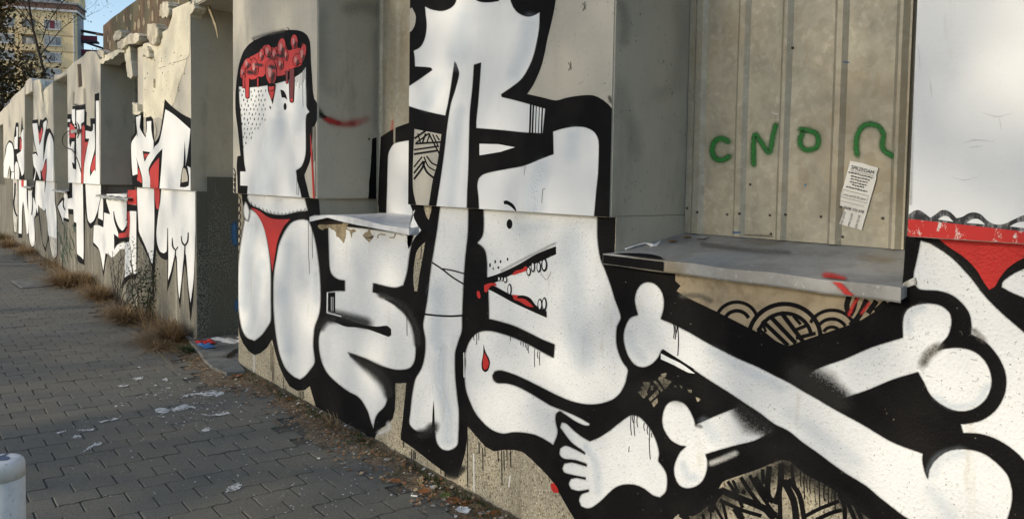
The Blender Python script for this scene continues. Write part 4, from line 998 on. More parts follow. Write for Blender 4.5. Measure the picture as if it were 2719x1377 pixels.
    for x, y0_, y1_ in ((2002, 515, 655), (2025, 515, 660), (2015, 515, 570), (2045, 520, 600), (2092, 570, 625), (2115, 590, 650), (2130, 610, 820), (2143, 640, 670)): q.line('K', 2, 'E', [(x, y0_), (x - 3, (y0_ + y1_) / 2), (x + 3, y1_)], 6)
    q.soft('pale_blue_tint', 1.45, 'E', [(1690, 730), (1760, 850), (1780, 1040)], 90, 0.28)
    q.line('K', 2, 'E', [(1990, 730), (1985, 770)], 5)
    q.fill('R', 1, 'E', [(1452, 985), (1475, 980), (1500, 1020), (1505, 1050), (1470, 1045), (1455, 1020)])
    q.done()
    # bones
    q = Paint('painted_bone', lw, PLINTH['r'], clr, True, label='small white painted bone behind the long one')
    q.fill('W', 1, 'H', [(510, 477), (570, 495), (615, 550), (640, 605), (652, 645), (740, 605), (850, 560), (950, 522), (1000, 530), (1100, 610), (1190, 690), (1150, 715), (1060, 760), (940, 790), (830, 820), (722, 853), (735, 900), (730, 970), (700, 1040), (650, 1078), (590, 1090), (540, 1070), (510, 1020), (500, 950), (520, 880), (545, 835), (585, 797), (540, 790), (480, 755), (435, 690), (418, 620), (430, 545), (460, 495)])
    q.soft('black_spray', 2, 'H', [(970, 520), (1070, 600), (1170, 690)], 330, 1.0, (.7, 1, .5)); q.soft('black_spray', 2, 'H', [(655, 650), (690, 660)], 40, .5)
    q.fill('W', 1, 'I', [(-20, 735), (60, 700), (140, 672), (250, 625), (370, 588), (370, 520), (385, 480), (420, 460), (470, 453), (520, 462), (555, 490), (563, 530), (550, 580), (525, 610), (505, 640), (530, 633), (590, 628), (650, 642), (695, 680), (718, 730), (720, 780), (700, 830), (660, 865), (610, 880), (560, 872), (510, 845), (475, 810), (455, 770), (430, 725), (330, 755), (220, 800), (111, 832), (54, 815), (-2, 775)])
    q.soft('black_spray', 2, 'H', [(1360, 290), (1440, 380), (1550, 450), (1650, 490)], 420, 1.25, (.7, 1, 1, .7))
    q.soft('pale_blue_tint', 1.45, 'I', [(500, 820), (570, 860), (660, 845), (705, 780)], 44.64, 0.31); q.soft('pale_blue_tint', 1.45, 'I', [(395, 560), (395, 500), (450, 470)], 55.8, 0.28); q.soft('pale_blue_tint', 1.45, 'H', [(565, 920), (600, 1010), (650, 1010)], 90, 0.31); q.soft('pale_blue_tint', 1.45, 'H', [(720, 640), (780, 740)], 133.92, 0.22)
    q.soft('grey_stain', 2, 'I', [(510, 625), (470, 655), (450, 690)], 60, .7)
    q.done()
    q = Paint('painted_bone', lw, PLINTH['r'], clr, True, label='long white painted bone running diagonally across the others')
    q.fill('W', 3, None, pxm(('G', [(370, 448), (430, 465), (480, 520), (500, 590), (497, 670), (475, 745), (560, 780), (700, 850)]),
                             ('H', [(700, 55), (820, 120), (950, 185), (1080, 240), (1200, 300), (1310, 355), (1400, 410), (1500, 465), (1600, 525), (1700, 580)]),
                             ('I', [(223, 937), (330, 1000), (450, 1045), (450, 1080), (458, 1115), (470, 1145), (475, 1110), (500, 1070), (550, 1035), (610, 1027), (680, 1040), (740, 1080), (785, 1130), (803, 1190), (800, 1250), (770, 1330), (690, 1400), (560, 1420), (450, 1370), (400, 1310), (370, 1290), (280, 1220)]),
                             ('H', [(1838, 1070), (1700, 985), (1600, 915), (1500, 840), (1400, 770), (1300, 690), (1200, 640), (1100, 565), (1000, 500), (880, 420), (760, 345), (640, 265), (520, 190), (425, 125)]),
                             ('G', [(480, 1000), (450, 1060), (400, 1110), (330, 1135), (260, 1110), (210, 1040), (180, 950), (175, 870), (195, 790), (230, 735), (290, 712), (275, 660), (265, 590), (280, 520), (320, 465)])))
    q.fill('W', 4, 'H', [(412, 150), (470, 180), (560, 225), (650, 290), (600, 282), (500, 230), (412, 190)]); 
    q.line('K', 4, 'H', [(425, 128), (520, 188), (640, 265)], 16)
    for x, y0_, y1_ in ((578, 780, 900), (590, 800, 910), (612, 790, 1040), (600, 780, 860)): q.line('K', 4, 'G', [(x, y0_), (x + 6, (y0_ + y1_) / 2), (x, y1_)], 8)
    q.soft('pale_blue_tint', 3.45, 'I', [(485, 1130), (520, 1070), (600, 1045)], 78.12, 0.23); q.soft('pale_blue_tint', 3.45, 'I', [(480, 1190), (560, 1290)], 89.28, 0.21); q.soft('pale_blue_tint', 3.45, 'H', [(760, 130), (1000, 260), (1260, 390)], 111.6, 0.21); q.soft('pale_blue_tint', 3.45, 'G', [(220, 860), (260, 980), (330, 1060)], 122.76, 0.21); q.soft('pale_blue_tint', 3.45, 'H', [(1300, 560), (1560, 740), (1780, 900)], 145.08, 0.17)
    q.soft('white_spray', 1, 'H', [(760, 915), (850, 880), (930, 845)], 60, .5)
    q.done()
    # bare plaster with arcs under the near sill, sill shadow painted into its tone
    q = Paint('painted_arcs', lw, PLINTH['r'], clr, True)
    q.fill('mortar_and_sill_shade', 1, 'G', [(590, 300), (590, 440), (632, 480), (600, 520), (650, 555), (760, 610), (930, 690), (1190, 822), (1490, 965), (1760, 870), (2060, 770), (2270, 640), (2400, 560), (2400, 480)], smooth=False)
    def arc(x, y, rx, ry, a0, a1, w):
        q.line('K', 2, 'G', [(x + rx * math.cos(math.radians(t)), y + ry * math.sin(math.radians(t))) for t in np.linspace(a0, a1, 14)], w)
    arc(1470, 900, 290, 275, 185, 355, 36); arc(1470, 900, 215, 200, 185, 355, 32)
    arc(1085, 760, 165, 150, 190, 345, 28); arc(1085, 770, 100, 90, 195, 340, 30)
    arc(1850, 850, 190, 175, 205, 330, 28); arc(1850, 860, 125, 115, 210, 330, 28); arc(1850, 870, 70, 60, 200, 340, 26)
    for pts, w in (([(1290, 760), (1500, 960)], 34), ([(1350, 720), (1560, 940)], 36), ([(1440, 690), (1620, 930)], 36), ([(1540, 840), (1640, 800)], 28), ([(1560, 900), (1720, 860)], 30), ([(1250, 820), (1400, 940)], 28), ([(1540, 720), (1600, 790)], 26), ([(1320, 850), (1300, 800)], 22)): q.line('K', 2, 'G', pts, w)
    for pts, w in (([(1990, 560), (1970, 640), (1990, 720)], 44), ([(2050, 575), (2030, 660), (2000, 720)], 30), ([(2130, 590), (2080, 700), (2040, 760)], 44), ([(2210, 600), (2140, 700)], 44), ([(2290, 610), (2200, 690)], 50), ([(2360, 610), (2290, 640)], 36), ([(2060, 740), (2000, 800)], 50)): q.line('K', 2, 'G', pts, w)
    q.soft('bare_cement' if False else 'grey_stain', 2, 'G', [(640, 560), (780, 560), (880, 600)], 70, .5)
    q.soft('red_spray', 3, 'G', [(2070, 560), (2020, 640), (1990, 710)], 46, .8); q.soft('red_spray', 3, 'G', [(2150, 620), (2090, 700)], 40, .7)
    q.done()
    # striped bare patches among the bones
    q = Paint('painted_stripes', lw, PLINTH['r'], clr, True)
    for pts in ([(250, 420), (285, 400), (305, 450), (290, 465)], [(270, 385), (290, 375), (320, 440), (305, 445)], [(285, 350), (335, 350), (330, 380), (310, 420), (295, 380)], [(355, 345), (375, 340), (425, 405), (415, 420)], [(390, 325), (405, 310), (470, 340), (485, 345), (440, 400)], [(340, 375), (365, 375), (355, 405), (340, 410)], [(325, 465), (390, 400), (395, 430), (335, 485)], [(345, 495), (385, 460), (390, 490), (360, 525)], [(410, 295), (450, 285), (445, 310), (425, 325)], [(540, 370), (560, 380), (555, 400)], [(595, 400), (625, 405), (625, 425), (605, 420)], [(650, 450), (690, 470), (665, 490)], [(500, 375), (520, 375), (515, 390)]): q.fill('roughcast', 1, 'H', pts, smooth=False)
    q.fill('roughcast', 1, 'H', [(470, 1400), (500, 1300), (530, 1270), (640, 1280), (740, 1210), (790, 1160), (818, 1085), (850, 1040), (960, 1000), (1090, 955), (1160, 925), (1250, 893), (1310, 905), (1370, 955), (1450, 1012), (1540, 1055), (1640, 1122), (1720, 1190), (1900, 1330), (1900, 1450)])
    for pts, w in (([(640, 520), (670, 400), (760, 300)], 60), ([(810, 210), (910, 360), (960, 480)], 30), ([(860, 200), (920, 330)], 26), ([(740, 300), (900, 370), (1150, 470), (1300, 560)], 60), ([(730, 400), (950, 500), (1150, 560)], 34), ([(940, 170), (1080, 380), (1270, 600)], 36), ([(1030, 150), (1180, 400), (1330, 600)], 32), ([(1080, 170), (1200, 350), (1270, 420)], 50), ([(1160, 90), (1170, 240)], 34), ([(1230, 60), (1210, 300), (1240, 420)], 50), ([(1350, 30), (1330, 300), (1280, 440)], 50), ([(1370, 30), (1370, 250)], 14), ([(1450, 40), (1470, 200), (1510, 330)], 30), ([(1370, 200), (1470, 400), (1500, 600)], 60), ([(1420, 190), (1530, 350), (1580, 600)], 44), ([(1330, 300), (1340, 600)], 40), ([(1590, 560), (1750, 480), (1930, 410)], 34), ([(1700, 600), (1850, 530), (1960, 500)], 36), ([(1930, 330), (1980, 450), (1990, 600)], 40), ([(2000, 380), (2090, 600)], 40), ([(2090, 440), (2160, 600)], 36), ([(680, 460), (760, 600)], 26), ([(760, 430), (800, 600)], 28), ([(880, 480), (960, 600)], 60), ([(560, 540), (570, 600)], 30), ([(640, 520), (640, 600)], 16), ([(980, 300), (960, 340)], 40), ([(330, 540), (420, 600)], 50)): q.line('K', 2, 'l', pts, w * 1.15)
    for x in (1545, 1580, 1610, 1640, 1690, 1735, 1780, 1825, 1860, 1890, 1900): y0_ = np.interp(x, [1500, 1920], [80, 330]); q.line('K', 2, 'l', [(x, y0_), (x - 4, y0_ + 100), (x + 3, y0_ + rng.uniform(120, 330))], rng.uniform(5, 13))
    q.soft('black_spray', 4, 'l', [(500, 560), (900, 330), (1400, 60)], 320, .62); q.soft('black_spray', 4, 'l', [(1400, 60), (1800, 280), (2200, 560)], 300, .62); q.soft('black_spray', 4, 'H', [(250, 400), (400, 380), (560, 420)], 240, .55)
    q.done()
    # body at the right edge
    q = Paint('painted_torso', lw, PLINTH['r'], clr + [(0, 1, -1.069)], True)
    q.fill('W', 1, 'I', [(440, 205), (490, 222), (560, 270), (620, 330), (670, 390), (700, 430), (760, 490), (847, 565), (1000, 700), (1000, 1230), (860, 1085), (810, 1035), (750, 995), (680, 970), (608, 965), (598, 930), (640, 925), (690, 910), (740, 870), (772, 810), (778, 750), (765, 700), (740, 655), (700, 610), (640, 575), (640, 530), (630, 490), (600, 450), (560, 420), (510, 405), (440, 400), (418, 380), (412, 340), (425, 280)])
    q.fill('R', 1, 'I', [(500, 190), (1000, 190), (1000, 240), (930, 240), (847, 275), (790, 310), (755, 350), (735, 385), (712, 400), (690, 370), (660, 320), (610, 270), (550, 230)])
    q.fill('W', 1, 'I', [(765, 368), (800, 340), (847, 318), (930, 290), (1000, 280), (1000, 530), (930, 480), (847, 432), (800, 412), (760, 390)])
    q.soft('black_spray', 2, 'I', [(490, 215), (570, 265), (630, 325), (690, 410)], 26, .6); q.soft('grey_stain', 2, 'I', [(650, 560), (690, 600)], 40, .5)
    for k in range(26):
        x, y = rng.uniform(380, 720), rng.uniform(560, 760); d = rng.uniform(10, 30)
        if k < 9: q.line('grey_stain', 5, 'I', [(x, y), (x + d * .5, y + rng.uniform(-8, 8)), (x + d, y + rng.uniform(-10, 14))], 1.4)
    q.done()
    # sprayed marks on the near sill
    q = Paint('sprayed_mark', Plane('sill', 0), SILL2, [(1, 1, DL - .036), (0, 1, EDGE['p2r'] + .01)], base=.004)
    q.fill('K', 0, 'G', [(30, 255), (110, 228), (250, 225), (380, 232), (470, 255), (498, 290), (480, 330), (0, 330)])
    q.soft('red_spray', 1, 'G', [(1790, 405), (1860, 415), (1940, 440)], 80, .9); q.soft('red_spray', 1, 'G', [(1850, 430), (1910, 480)], 60, 1)
    q.soft('grey_stain', 0, 'G', [(800, 150), (1100, 190), (1500, 220)], 60, .45); q.done()
    q = Paint('sprayed_mark', Plane('wall', DL - .04), SILL2, [(1, -1, 1.352), (1, 1, 1.316), (0, 1, -2.30)], base=.004)
    q.fill('K', 0, 'G', [(-30, 180), (498, 250), (492, 400), (-30, 330)], smooth=False)
    q.soft('red_spray', 1, 'G', [(1870, 430), (1930, 490), (2000, 560), (2050, 610)], 74, 1.0)
    q.done()

def paint_far():
    e = EDGE
    # pier beside the doorway
    x0 = xzpx('M', [(905, 590)])[0][0]
    q = Paint('painted_letters', Plane('wall', DU), PIER['p0'], [(1, 1, ZS + .002), (0, -1, e['p0r'] - .008), (0, 1, x0 - .9)], eps=.0015, base=.006)
    q.fill('K', 0, 'a', [(95, 590), (135, 520), (150, 320), (200, 285), (240, 290), (215, 400), (215, 450), (265, 560), (280, 560), (275, 340), (340, 320), (360, 360), (375, 500), (385, 650), (440, 560), (480, 350), (510, 110), (600, 200), (720, 290), (835, 350), (860, 1290), (120, 1290), (100, 1060), (92, 1050), (90, 800)])
    q.fill('W', 1, 'a', [(150, 335), (215, 305), (205, 400), (205, 470), (250, 550), (275, 585), (290, 480), (290, 385), (345, 380), (345, 480), (360, 580), (375, 640), (370, 740), (385, 700), (440, 640), (480, 480), (520, 235), (580, 270), (660, 330), (740, 400), (830, 480), (815, 640), (790, 820), (770, 930), (752, 925), (735, 950), (715, 1050), (690, 1290), (440, 1290), (470, 950), (485, 720), (410, 800), (315, 960), (330, 1100), (330, 1290), (235, 1290), (235, 1100), (200, 960), (150, 810), (170, 900), (175, 1035), (115, 1055), (105, 950), (98, 660), (140, 580), (165, 540)])
    q.fill('K', 2, 'a', [(240, 750), (335, 765), (300, 810), (265, 885), (250, 820)]); q.fill('R', 3, 'a', [(255, 785), (315, 785), (270, 850)])
    q.fill('R', 2, 'a', [(330, 985), (390, 890), (445, 830), (440, 1000), (430, 1290), (345, 1290), (330, 1080)]); q.fill('R', 2, 'a', [(182, 960), (200, 990), (230, 1100), (230, 1150), (170, 1110), (180, 1040)])
    q.fill('W', 1, 'a', [(790, 935), (850, 965), (850, 1290), (690, 1290), (695, 1195), (760, 1198), (810, 1180), (815, 1080), (800, 980)]); q.fill('plaster', 1, 'a', [(745, 950), (775, 985), (795, 1070), (795, 1125), (720, 1140), (725, 1040)])
    q.fill('K', 2, 'a', [(762, 620), (768, 750), (772, 900), (755, 970), (745, 940), (752, 800)]); q.line('K', 2, 'a', [(150, 330), (160, 450), (178, 575)], 10, (1, 1, .3))
    q.fill('plaster', 1, 'a', [(385, 380), (410, 500), (400, 560), (385, 620), (378, 500)])
    q.done()
    q = Paint('painted_letters', Plane('wall', DL), PLINTH['l'], [(1, -1, ZS - .001), (1, 1, .03), (0, -1, -7.95)], True, eps=.0015, base=.003)
    q.fill('K', 0, 'b', [(300, 300), (290, 560), (300, 640), (340, 700), (380, 722), (398, 715), (395, 1010), (440, 850), (468, 690), (480, 800), (490, 1000), (512, 1170), (535, 900), (552, 750), (565, 800), (580, 950), (607, 1285), (630, 1090), (640, 900), (670, 30), (340, 30)])
    q.fill('W', 1, 'b', [(345, 30), (670, 30), (650, 600), (638, 890), (610, 1110), (590, 950), (570, 680), (555, 650), (545, 720), (530, 880), (508, 1075), (495, 950), (485, 700), (470, 660), (455, 720), (430, 830), (405, 905), (408, 700), (405, 430), (398, 430), (395, 560), (390, 640), (365, 660), (330, 640), (305, 560), (300, 450), (320, 270), (335, 180)])
    for pts, w in (([(443, 520), (450, 600), (475, 632), (497, 600)], 14), ([(525, 500), (535, 560), (560, 590), (585, 550), (590, 470)], 15), ([(475, 625), (470, 700)], 22), ([(560, 590), (556, 720)], 24)): q.line('K', 2, 'b', pts, w, (.4, 1, 1, .7))
    q.fill('K', 0, 'b', [(110, 30), (345, 30), (340, 160), (310, 300), (295, 600), (282, 800), (275, 1000), (265, 1150), (258, 900), (248, 765), (180, 610), (128, 500), (118, 300)])
    q.fill('W', 1, 'b', [(120, 30), (275, 30), (280, 300), (275, 600), (262, 755), (250, 735), (200, 600), (142, 470), (135, 400), (125, 200)])
    q.fill('R', 1, 'b', [(272, 30), (325, 30), (327, 160), (318, 262), (300, 250), (290, 200)])
    q.fill('R', 0, 'd', [(870, 150), (975, 150), (975, 320), (870, 312)]); q.fill('K', 1, 'd', [(865, 310), (975, 330), (975, 392), (870, 385)])
    q.fill('K', 0, 'd', [(865, 380), (980, 385), (985, 800), (975, 1120), (960, 1180), (890, 1180), (840, 1230), (795, 1290), (800, 1230), (830, 1150), (840, 900), (850, 740), (880, 730)])
    q.fill('W', 1, 'd', [(895, 390), (972, 395), (972, 1110), (960, 1115), (900, 1120), (835, 1160), (840, 900), (850, 760), (890, 740), (900, 500)])
    q.fill('R', 1, 'd', [(868, 395), (893, 400), (898, 500), (890, 690), (770, 705), (770, 650), (840, 640), (870, 560)]); q.fill('K', 2, 'd', [(715, 655), (760, 705), (890, 695), (890, 745), (820, 740), (770, 760), (718, 835)])
    q.fill('K', 0, 'd', [(570, 205), (870, 205), (868, 500), (850, 640), (760, 700), (715, 830), (640, 880), (590, 1150), (575, 1060), (540, 850), (490, 800), (468, 780), (470, 560), (530, 550)])
    q.fill('W', 1, 'd', [(630, 195), (862, 195), (860, 490), (845, 500), (868, 505), (850, 580), (810, 620), (770, 580), (735, 500), (710, 400), (720, 520), (760, 640), (765, 695), (715, 655), (715, 830), (740, 790), (820, 755), (850, 765), (835, 830), (790, 830), (720, 910), (690, 930), (650, 890), (615, 880), (590, 1080), (570, 960), (540, 830), (490, 765), (475, 750), (480, 560), (530, 555), (592, 580), (600, 410), (670, 430), (640, 330), (625, 270)])
    q.line('K', 2, 'd', [(712, 395), (722, 480), (750, 560), (790, 620), (825, 632), (865, 570)], 22, (.4, 1, 1, 1))
    q.fill('K', 0, 'd', [(360, 40), (600, 40), (605, 200), (592, 410), (595, 500), (592, 580), (527, 552), (520, 450), (480, 560), (442, 596), (410, 540), (385, 420)])
    q.fill('W', 1, 'd', [(382, 40), (562, 40), (560, 200), (550, 270), (540, 310), (520, 400), (480, 500), (440, 535), (415, 500), (400, 400)]); q.fill('W', 1, 'd', [(568, 212), (585, 230), (588, 400), (585, 500), (530, 472), (540, 350), (555, 280)])
    q.fill('K', 0, 'd', [(200, 40), (375, 40), (378, 420), (372, 700), (370, 1015), (300, 975), (282, 900), (282, 580), (248, 570), (245, 430), (195, 430), (190, 520), (130, 500), (122, 560), (95, 470), (48, 340), (100, 250), (135, 215), (140, 170), (190, 160)])
    q.fill('W', 1, 'd', [(232, 40), (352, 40), (358, 400), (363, 800), (360, 950), (320, 910), (287, 880), (280, 530), (250, 515), (245, 372), (182, 365), (190, 485), (130, 465), (125, 530), (110, 470), (62, 340), (110, 280), (130, 255), (140, 180), (165, 150), (180, 250), (232, 240)])
    q.line('K', 2, 'd', [(135, 240), (128, 330), (152, 380)], 14); q.fill('K', 2, 'd', [(185, 180), (232, 170), (232, 230), (190, 250)])
    # further piers
    q.fill('K', 0, 'g', [(180, 60), (400, 60), (410, 500), (420, 880), (395, 900), (370, 720), (350, 520), (340, 480), (325, 930), (270, 930), (262, 700), (240, 870), (200, 850), (185, 500)])
    q.fill('weathered_white', 1, 'g', [(190, 60), (258, 60), (262, 600), (240, 855), (210, 840), (195, 600)]); q.fill('W', 1, 'g', [(275, 60), (388, 60), (395, 400), (415, 600), (415, 850), (395, 885), (375, 700), (355, 500), (340, 400), (325, 500), (318, 870), (275, 865)]); q.fill('R', 2, 'g', [(315, 60), (350, 60), (350, 195), (315, 195)])
    q.line('K', 2, 'g', [(225, 140), (220, 300), (205, 430), (225, 560), (255, 620)], 22)
    q.fill('K', 0, 'g', [(405, 250), (480, 240), (520, 60), (800, 60), (805, 400), (830, 600), (832, 1200), (780, 1250), (735, 1110), (710, 960), (690, 1000), (665, 1140), (630, 1050), (600, 900), (560, 600), (505, 660), (515, 950), (480, 1090), (430, 1000), (412, 850)])
    q.fill('W', 1, 'g', [(412, 250), (468, 250), (475, 400), (490, 345), (530, 500), (515, 610), (500, 640), (508, 900), (500, 1030), (470, 1062), (440, 1000), (422, 850), (415, 500)])
    q.fill('W', 1, 'g', [(528, 60), (795, 60), (798, 400), (822, 600), (826, 950), (760, 960), (710, 900), (680, 650), (665, 500), (640, 560), (610, 540), (560, 450), (552, 580), (522, 450), (515, 250)]); q.fill('weathered_white', 1, 'g', [(712, 900), (826, 945), (825, 1180), (780, 1240), (740, 1100)])
    q.fill('grey_roughcast', 1, 'g', [(570, 480), (660, 560), (690, 700), (695, 930), (660, 1080), (620, 980), (600, 800)]); q.line('K', 2, 'g', [(665, 60), (662, 160), (650, 280)], 18, (1, .8, .2)); q.line('K', 2, 'g', [(470, 270), (480, 420), (465, 600)], 14)
    for k in range(26): x = rng.uniform(60, 260); y = rng.uniform(540, 900); q.line('dark_green_spray', 1, 'd', [(x, y), (x + rng.uniform(-12, 25), y + 60), (x + rng.uniform(-10, 40), y + rng.uniform(90, 150))], rng.uniform(4, 9))
    q.done()
    q = Paint('painted_letters', Plane('wall', DU), PIER['m1'], [(1, 1, ZS + .002), (0, -1, e['m1r'] - .012), (0, 1, e['m1l'] + .012)], eps=.0015, base=.003)
    q.fill('K', 0, 'c', [(155, 290), (315, 268), (320, 360), (330, 360), (330, 520), (380, 540), (375, 440), (430, 440), (430, 140), (510, 115), (520, 1300), (105, 1300), (95, 490), (95, 390), (150, 385), (155, 330)], smooth=False)
    for pts in ([(150, 330), (188, 325), (190, 480), (180, 540), (210, 545), (165, 500), (150, 430)], [(205, 340), (305, 330), (300, 480), (265, 505), (263, 1300), (195, 1300), (205, 1000), (205, 650), (220, 560), (205, 480)],
                [(95, 550), (118, 550), (118, 740), (130, 800), (150, 730), (180, 725), (178, 850), (180, 1000), (150, 980), (165, 1060), (200, 1075), (195, 1300), (105, 1300), (100, 1100)], [(95, 450), (130, 450), (130, 485), (95, 485)],
                [(320, 590), (390, 605), (410, 580), (412, 510), (430, 510), (435, 800), (400, 950), (375, 1060), (375, 1160), (430, 1060), (445, 1100), (450, 600), (447, 225), (520, 215), (520, 1300), (295, 1300), (300, 1050), (330, 850), (365, 690), (320, 690)]): q.fill('W', 1, 'c', pts)
    for pts in ([(125, 500), (155, 520), (190, 570), (190, 680), (118, 680)], [(272, 540), (300, 520), (310, 560), (310, 735), (355, 730), (325, 860), (300, 1010), (290, 1300), (268, 1300)], [(440, 880), (440, 1060), (400, 1110), (385, 1060), (405, 980)]): q.fill('R', 2, 'c', pts)
    q.fill('K', 2, 'c', [(210, 480), (240, 520), (250, 600), (225, 690), (215, 680), (232, 600), (225, 530)]); q.soft('black_spray', 2, 'c', [(190, 270), (250, 285), (310, 270)], 40, .7)
    q.soft('grey_stain', 0, 'c', [(170, 120), (165, 270)], 40, .4); q.soft('grey_stain', 0, 'c', [(300, 80), (310, 240)], 60, .35)
    q.done()
    q = Paint('painted_letters', Plane('wall', DU), PIER['m2'], [(1, 1, ZS + .002), (0, -1, e['m2r'] - .012), (0, 1, e['m2l'] + .012)], eps=.002, base=.004)
    q.fill('K', 0, 'e', [(515, 290), (600, 280), (620, 400), (640, 280), (680, 290), (730, 240), (755, 300), (740, 430), (790, 420), (830, 500), (850, 560), (850, 1300), (520, 1300), (525, 1080), (525, 820), (540, 790), (580, 790), (540, 650), (520, 500)])
    q.fill('W', 1, 'e', [(520, 345), (595, 340), (610, 480), (620, 600), (632, 690), (660, 600), (690, 450), (690, 340), (740, 290), (745, 350), (720, 480), (700, 600), (690, 800), (690, 960), (730, 700), (760, 560), (790, 485), (820, 540), (850, 650), (850, 1300), (725, 1300), (745, 1100), (745, 890), (720, 920), (690, 1030), (660, 1100), (640, 1070), (650, 1200), (640, 1235), (600, 1130), (580, 1080), (540, 1300), (520, 1300), (570, 1080), (540, 1010), (520, 830), (570, 815), (610, 870), (560, 680), (540, 550)])
    q.fill('R', 2, 'e', [(610, 430), (640, 520), (665, 400), (680, 470), (660, 570), (630, 640)]); q.fill('R', 2, 'e', [(670, 1110), (740, 920), (740, 1080), (715, 1290)])
    q.done()
    q = Paint('painted_letters', Plane('wall', DU), PIER['m3'], [(1, 1, ZS + .002), (0, -1, e['m3r'] - .012), (0, 1, e['m3l'] + .012)], eps=.002, base=.004)
    q.fill('K', 0, 'e', [(85, 800), (100, 700), (150, 605), (200, 640), (228, 740), (225, 560), (255, 330), (295, 330), (300, 560), (330, 550), (350, 220), (365, 420), (405, 440), (405, 1300), (160, 1300), (160, 1010), (130, 1180), (60, 1180), (65, 1000)])
    for pts in ([(100, 800), (115, 700), (150, 640), (190, 660), (215, 740), (225, 860), (225, 1100), (185, 1100), (160, 1000), (140, 1080), (125, 1190), (60, 1190), (60, 1000)], [(265, 400), (290, 400), (285, 745), (235, 745), (235, 570), (265, 540)], [(335, 530), (370, 430), (410, 490), (385, 790), (385, 1120), (350, 1170), (330, 1080), (290, 940), (270, 830), (340, 780), (350, 600)], [(170, 1300), (190, 1110), (230, 1110), (230, 1300)], [(245, 1300), (240, 1020), (260, 940), (290, 970), (310, 1100), (305, 1300)]): q.fill('W', 1, 'e', pts)
    q.fill('R', 2, 'e', [(325, 560), (345, 620), (350, 740), (320, 770)]); q.done()

def paint_small():
    # sprayed letters on the sheet
    q = Paint('sprayed_letters', Plane('panel', YP), SH2, [(1, 1, 1.44)], base=.003)
    for pts in ([(615, 700), (585, 685), (550, 700), (537, 740), (550, 780), (585, 792), (620, 775)], [(743, 812), (742, 740), (748, 668), (770, 690), (815, 752), (830, 720), (840, 665), (852, 620)],
                [(975, 640), (1010, 645), (1050, 660), (1063, 695), (1050, 730), (1010, 742), (980, 725), (972, 690), (985, 655)], [(1255, 765), (1250, 720), (1258, 665), (1285, 625), (1325, 615), (1365, 630), (1385, 665), (1380, 710), (1385, 740), (1410, 760), (1438, 775)]):
        P_ = smooth_poly(px('F', pts), closed=False, lim=140, sub=3)
        q.soft('green_spray', 0, None, P_, 36, .30); q.soft('green_spray', 1, None, P_, 21, 1.0)
    q.soft('blue_spray', 0, 'F', [(645, 1150), (680, 1150)], 14, .9); q.soft('blue_spray', 0, 'F', [(1195, 307), (1215, 309)], 10, .9); q.ell('blue_spray', 0, 'F', 998, 915, 5, 6)
    q.soft('white_spray', 0, 'F', [(835, 555), (860, 565)], 16, .5); q.soft('grey_stain', 0, 'F', [(700, 1165), (830, 1170)], 22, .5)
    q.done()
    # blue overspray in the doorway
    q = Paint('sprayed_mark', Plane('reveal', -7.928), WALL, [(0, -1, YP + .38)], base=.003)
    q.soft('blue_spray', 0, 'K', [(1625, 510), (1622, 570), (1630, 640)], 60, .9); q.soft('blue_spray', 0, 'K', [(1640, 1040), (1640, 1100)], 40, .8); q.done()
    # white paint spilt on the paving
    q = Paint('paint_spill', Plane('ground', .0022), PAVE, base=.001)
    spl = [([(1080, 540), (1110, 530), (1150, 535), (1190, 540), (1250, 515), (1290, 503), (1330, 515), (1370, 528), (1310, 532), (1270, 548), (1200, 555), (1130, 570), (1090, 560)]),
           ([(1270, 450), (1300, 435), (1350, 430), (1420, 425), (1500, 415), (1570, 418), (1560, 440), (1500, 445), (1440, 450), (1380, 435), (1310, 450)]),
           ([(535, 858), (580, 830), (640, 790), (700, 770), (718, 780), (640, 808), (590, 835)]), ([(680, 630), (720, 618), (780, 605), (840, 602), (800, 615), (730, 628)]),
           ([(540, 685), (590, 678), (660, 680), (640, 690), (570, 692)]), ([(395, 700), (430, 692), (460, 686), (440, 700), (400, 710)]), ([(495, 735), (530, 720), (575, 725), (560, 740), (510, 742)]),
           ([(1590, 1085), (1620, 1070), (1650, 1055), (1690, 1065), (1670, 1090), (1620, 1110), (1575, 1112)]), ([(920, 325), (960, 318), (1000, 315), (990, 328), (950, 335)]), ([(810, 378), (850, 372), (900, 370), (870, 382)]), ([(1130, 335), (1160, 325), (1175, 340), (1150, 348)]), ([(1400, 575), (1470, 585), (1560, 580), (1600, 565), (1570, 555), (1490, 575)]), ([(1400, 690), (1440, 670), (1480, 672), (1450, 690)])]
    for p_ in spl: q.fill('paint_spill', 0, 'p', p_, wob=1.2)
    for k in range(240):
        if k < 150: x, y = rng.gauss(1350, 190), rng.gauss(500, 85)
        else: x, y = rng.uniform(500, 1750), rng.uniform(300, 1000)
        w = rng.uniform(3, 16) if k < 60 else rng.uniform(2, 7)
        q.fill('paint_spill', 0, 'p', [(x - w, y + rng.uniform(-2, 2)), (x, y - w * .3), (x + w, y - rng.uniform(0, 4)), (x + w * .2, y + w * .3)], wob=.6)
    for k in range(260):
        x, y = rng.gauss(950, 230), rng.uniform(1090, 1370)
        if y < 880 + (x - 480) * .52: continue
        w = rng.uniform(1, 3.6); q.fill('paint_spill', 0, 'P', [(x - w, y), (x, y - w * .5), (x + w, y), (x, y + w * .5)], smooth=False)
    q.done()
paint_all()

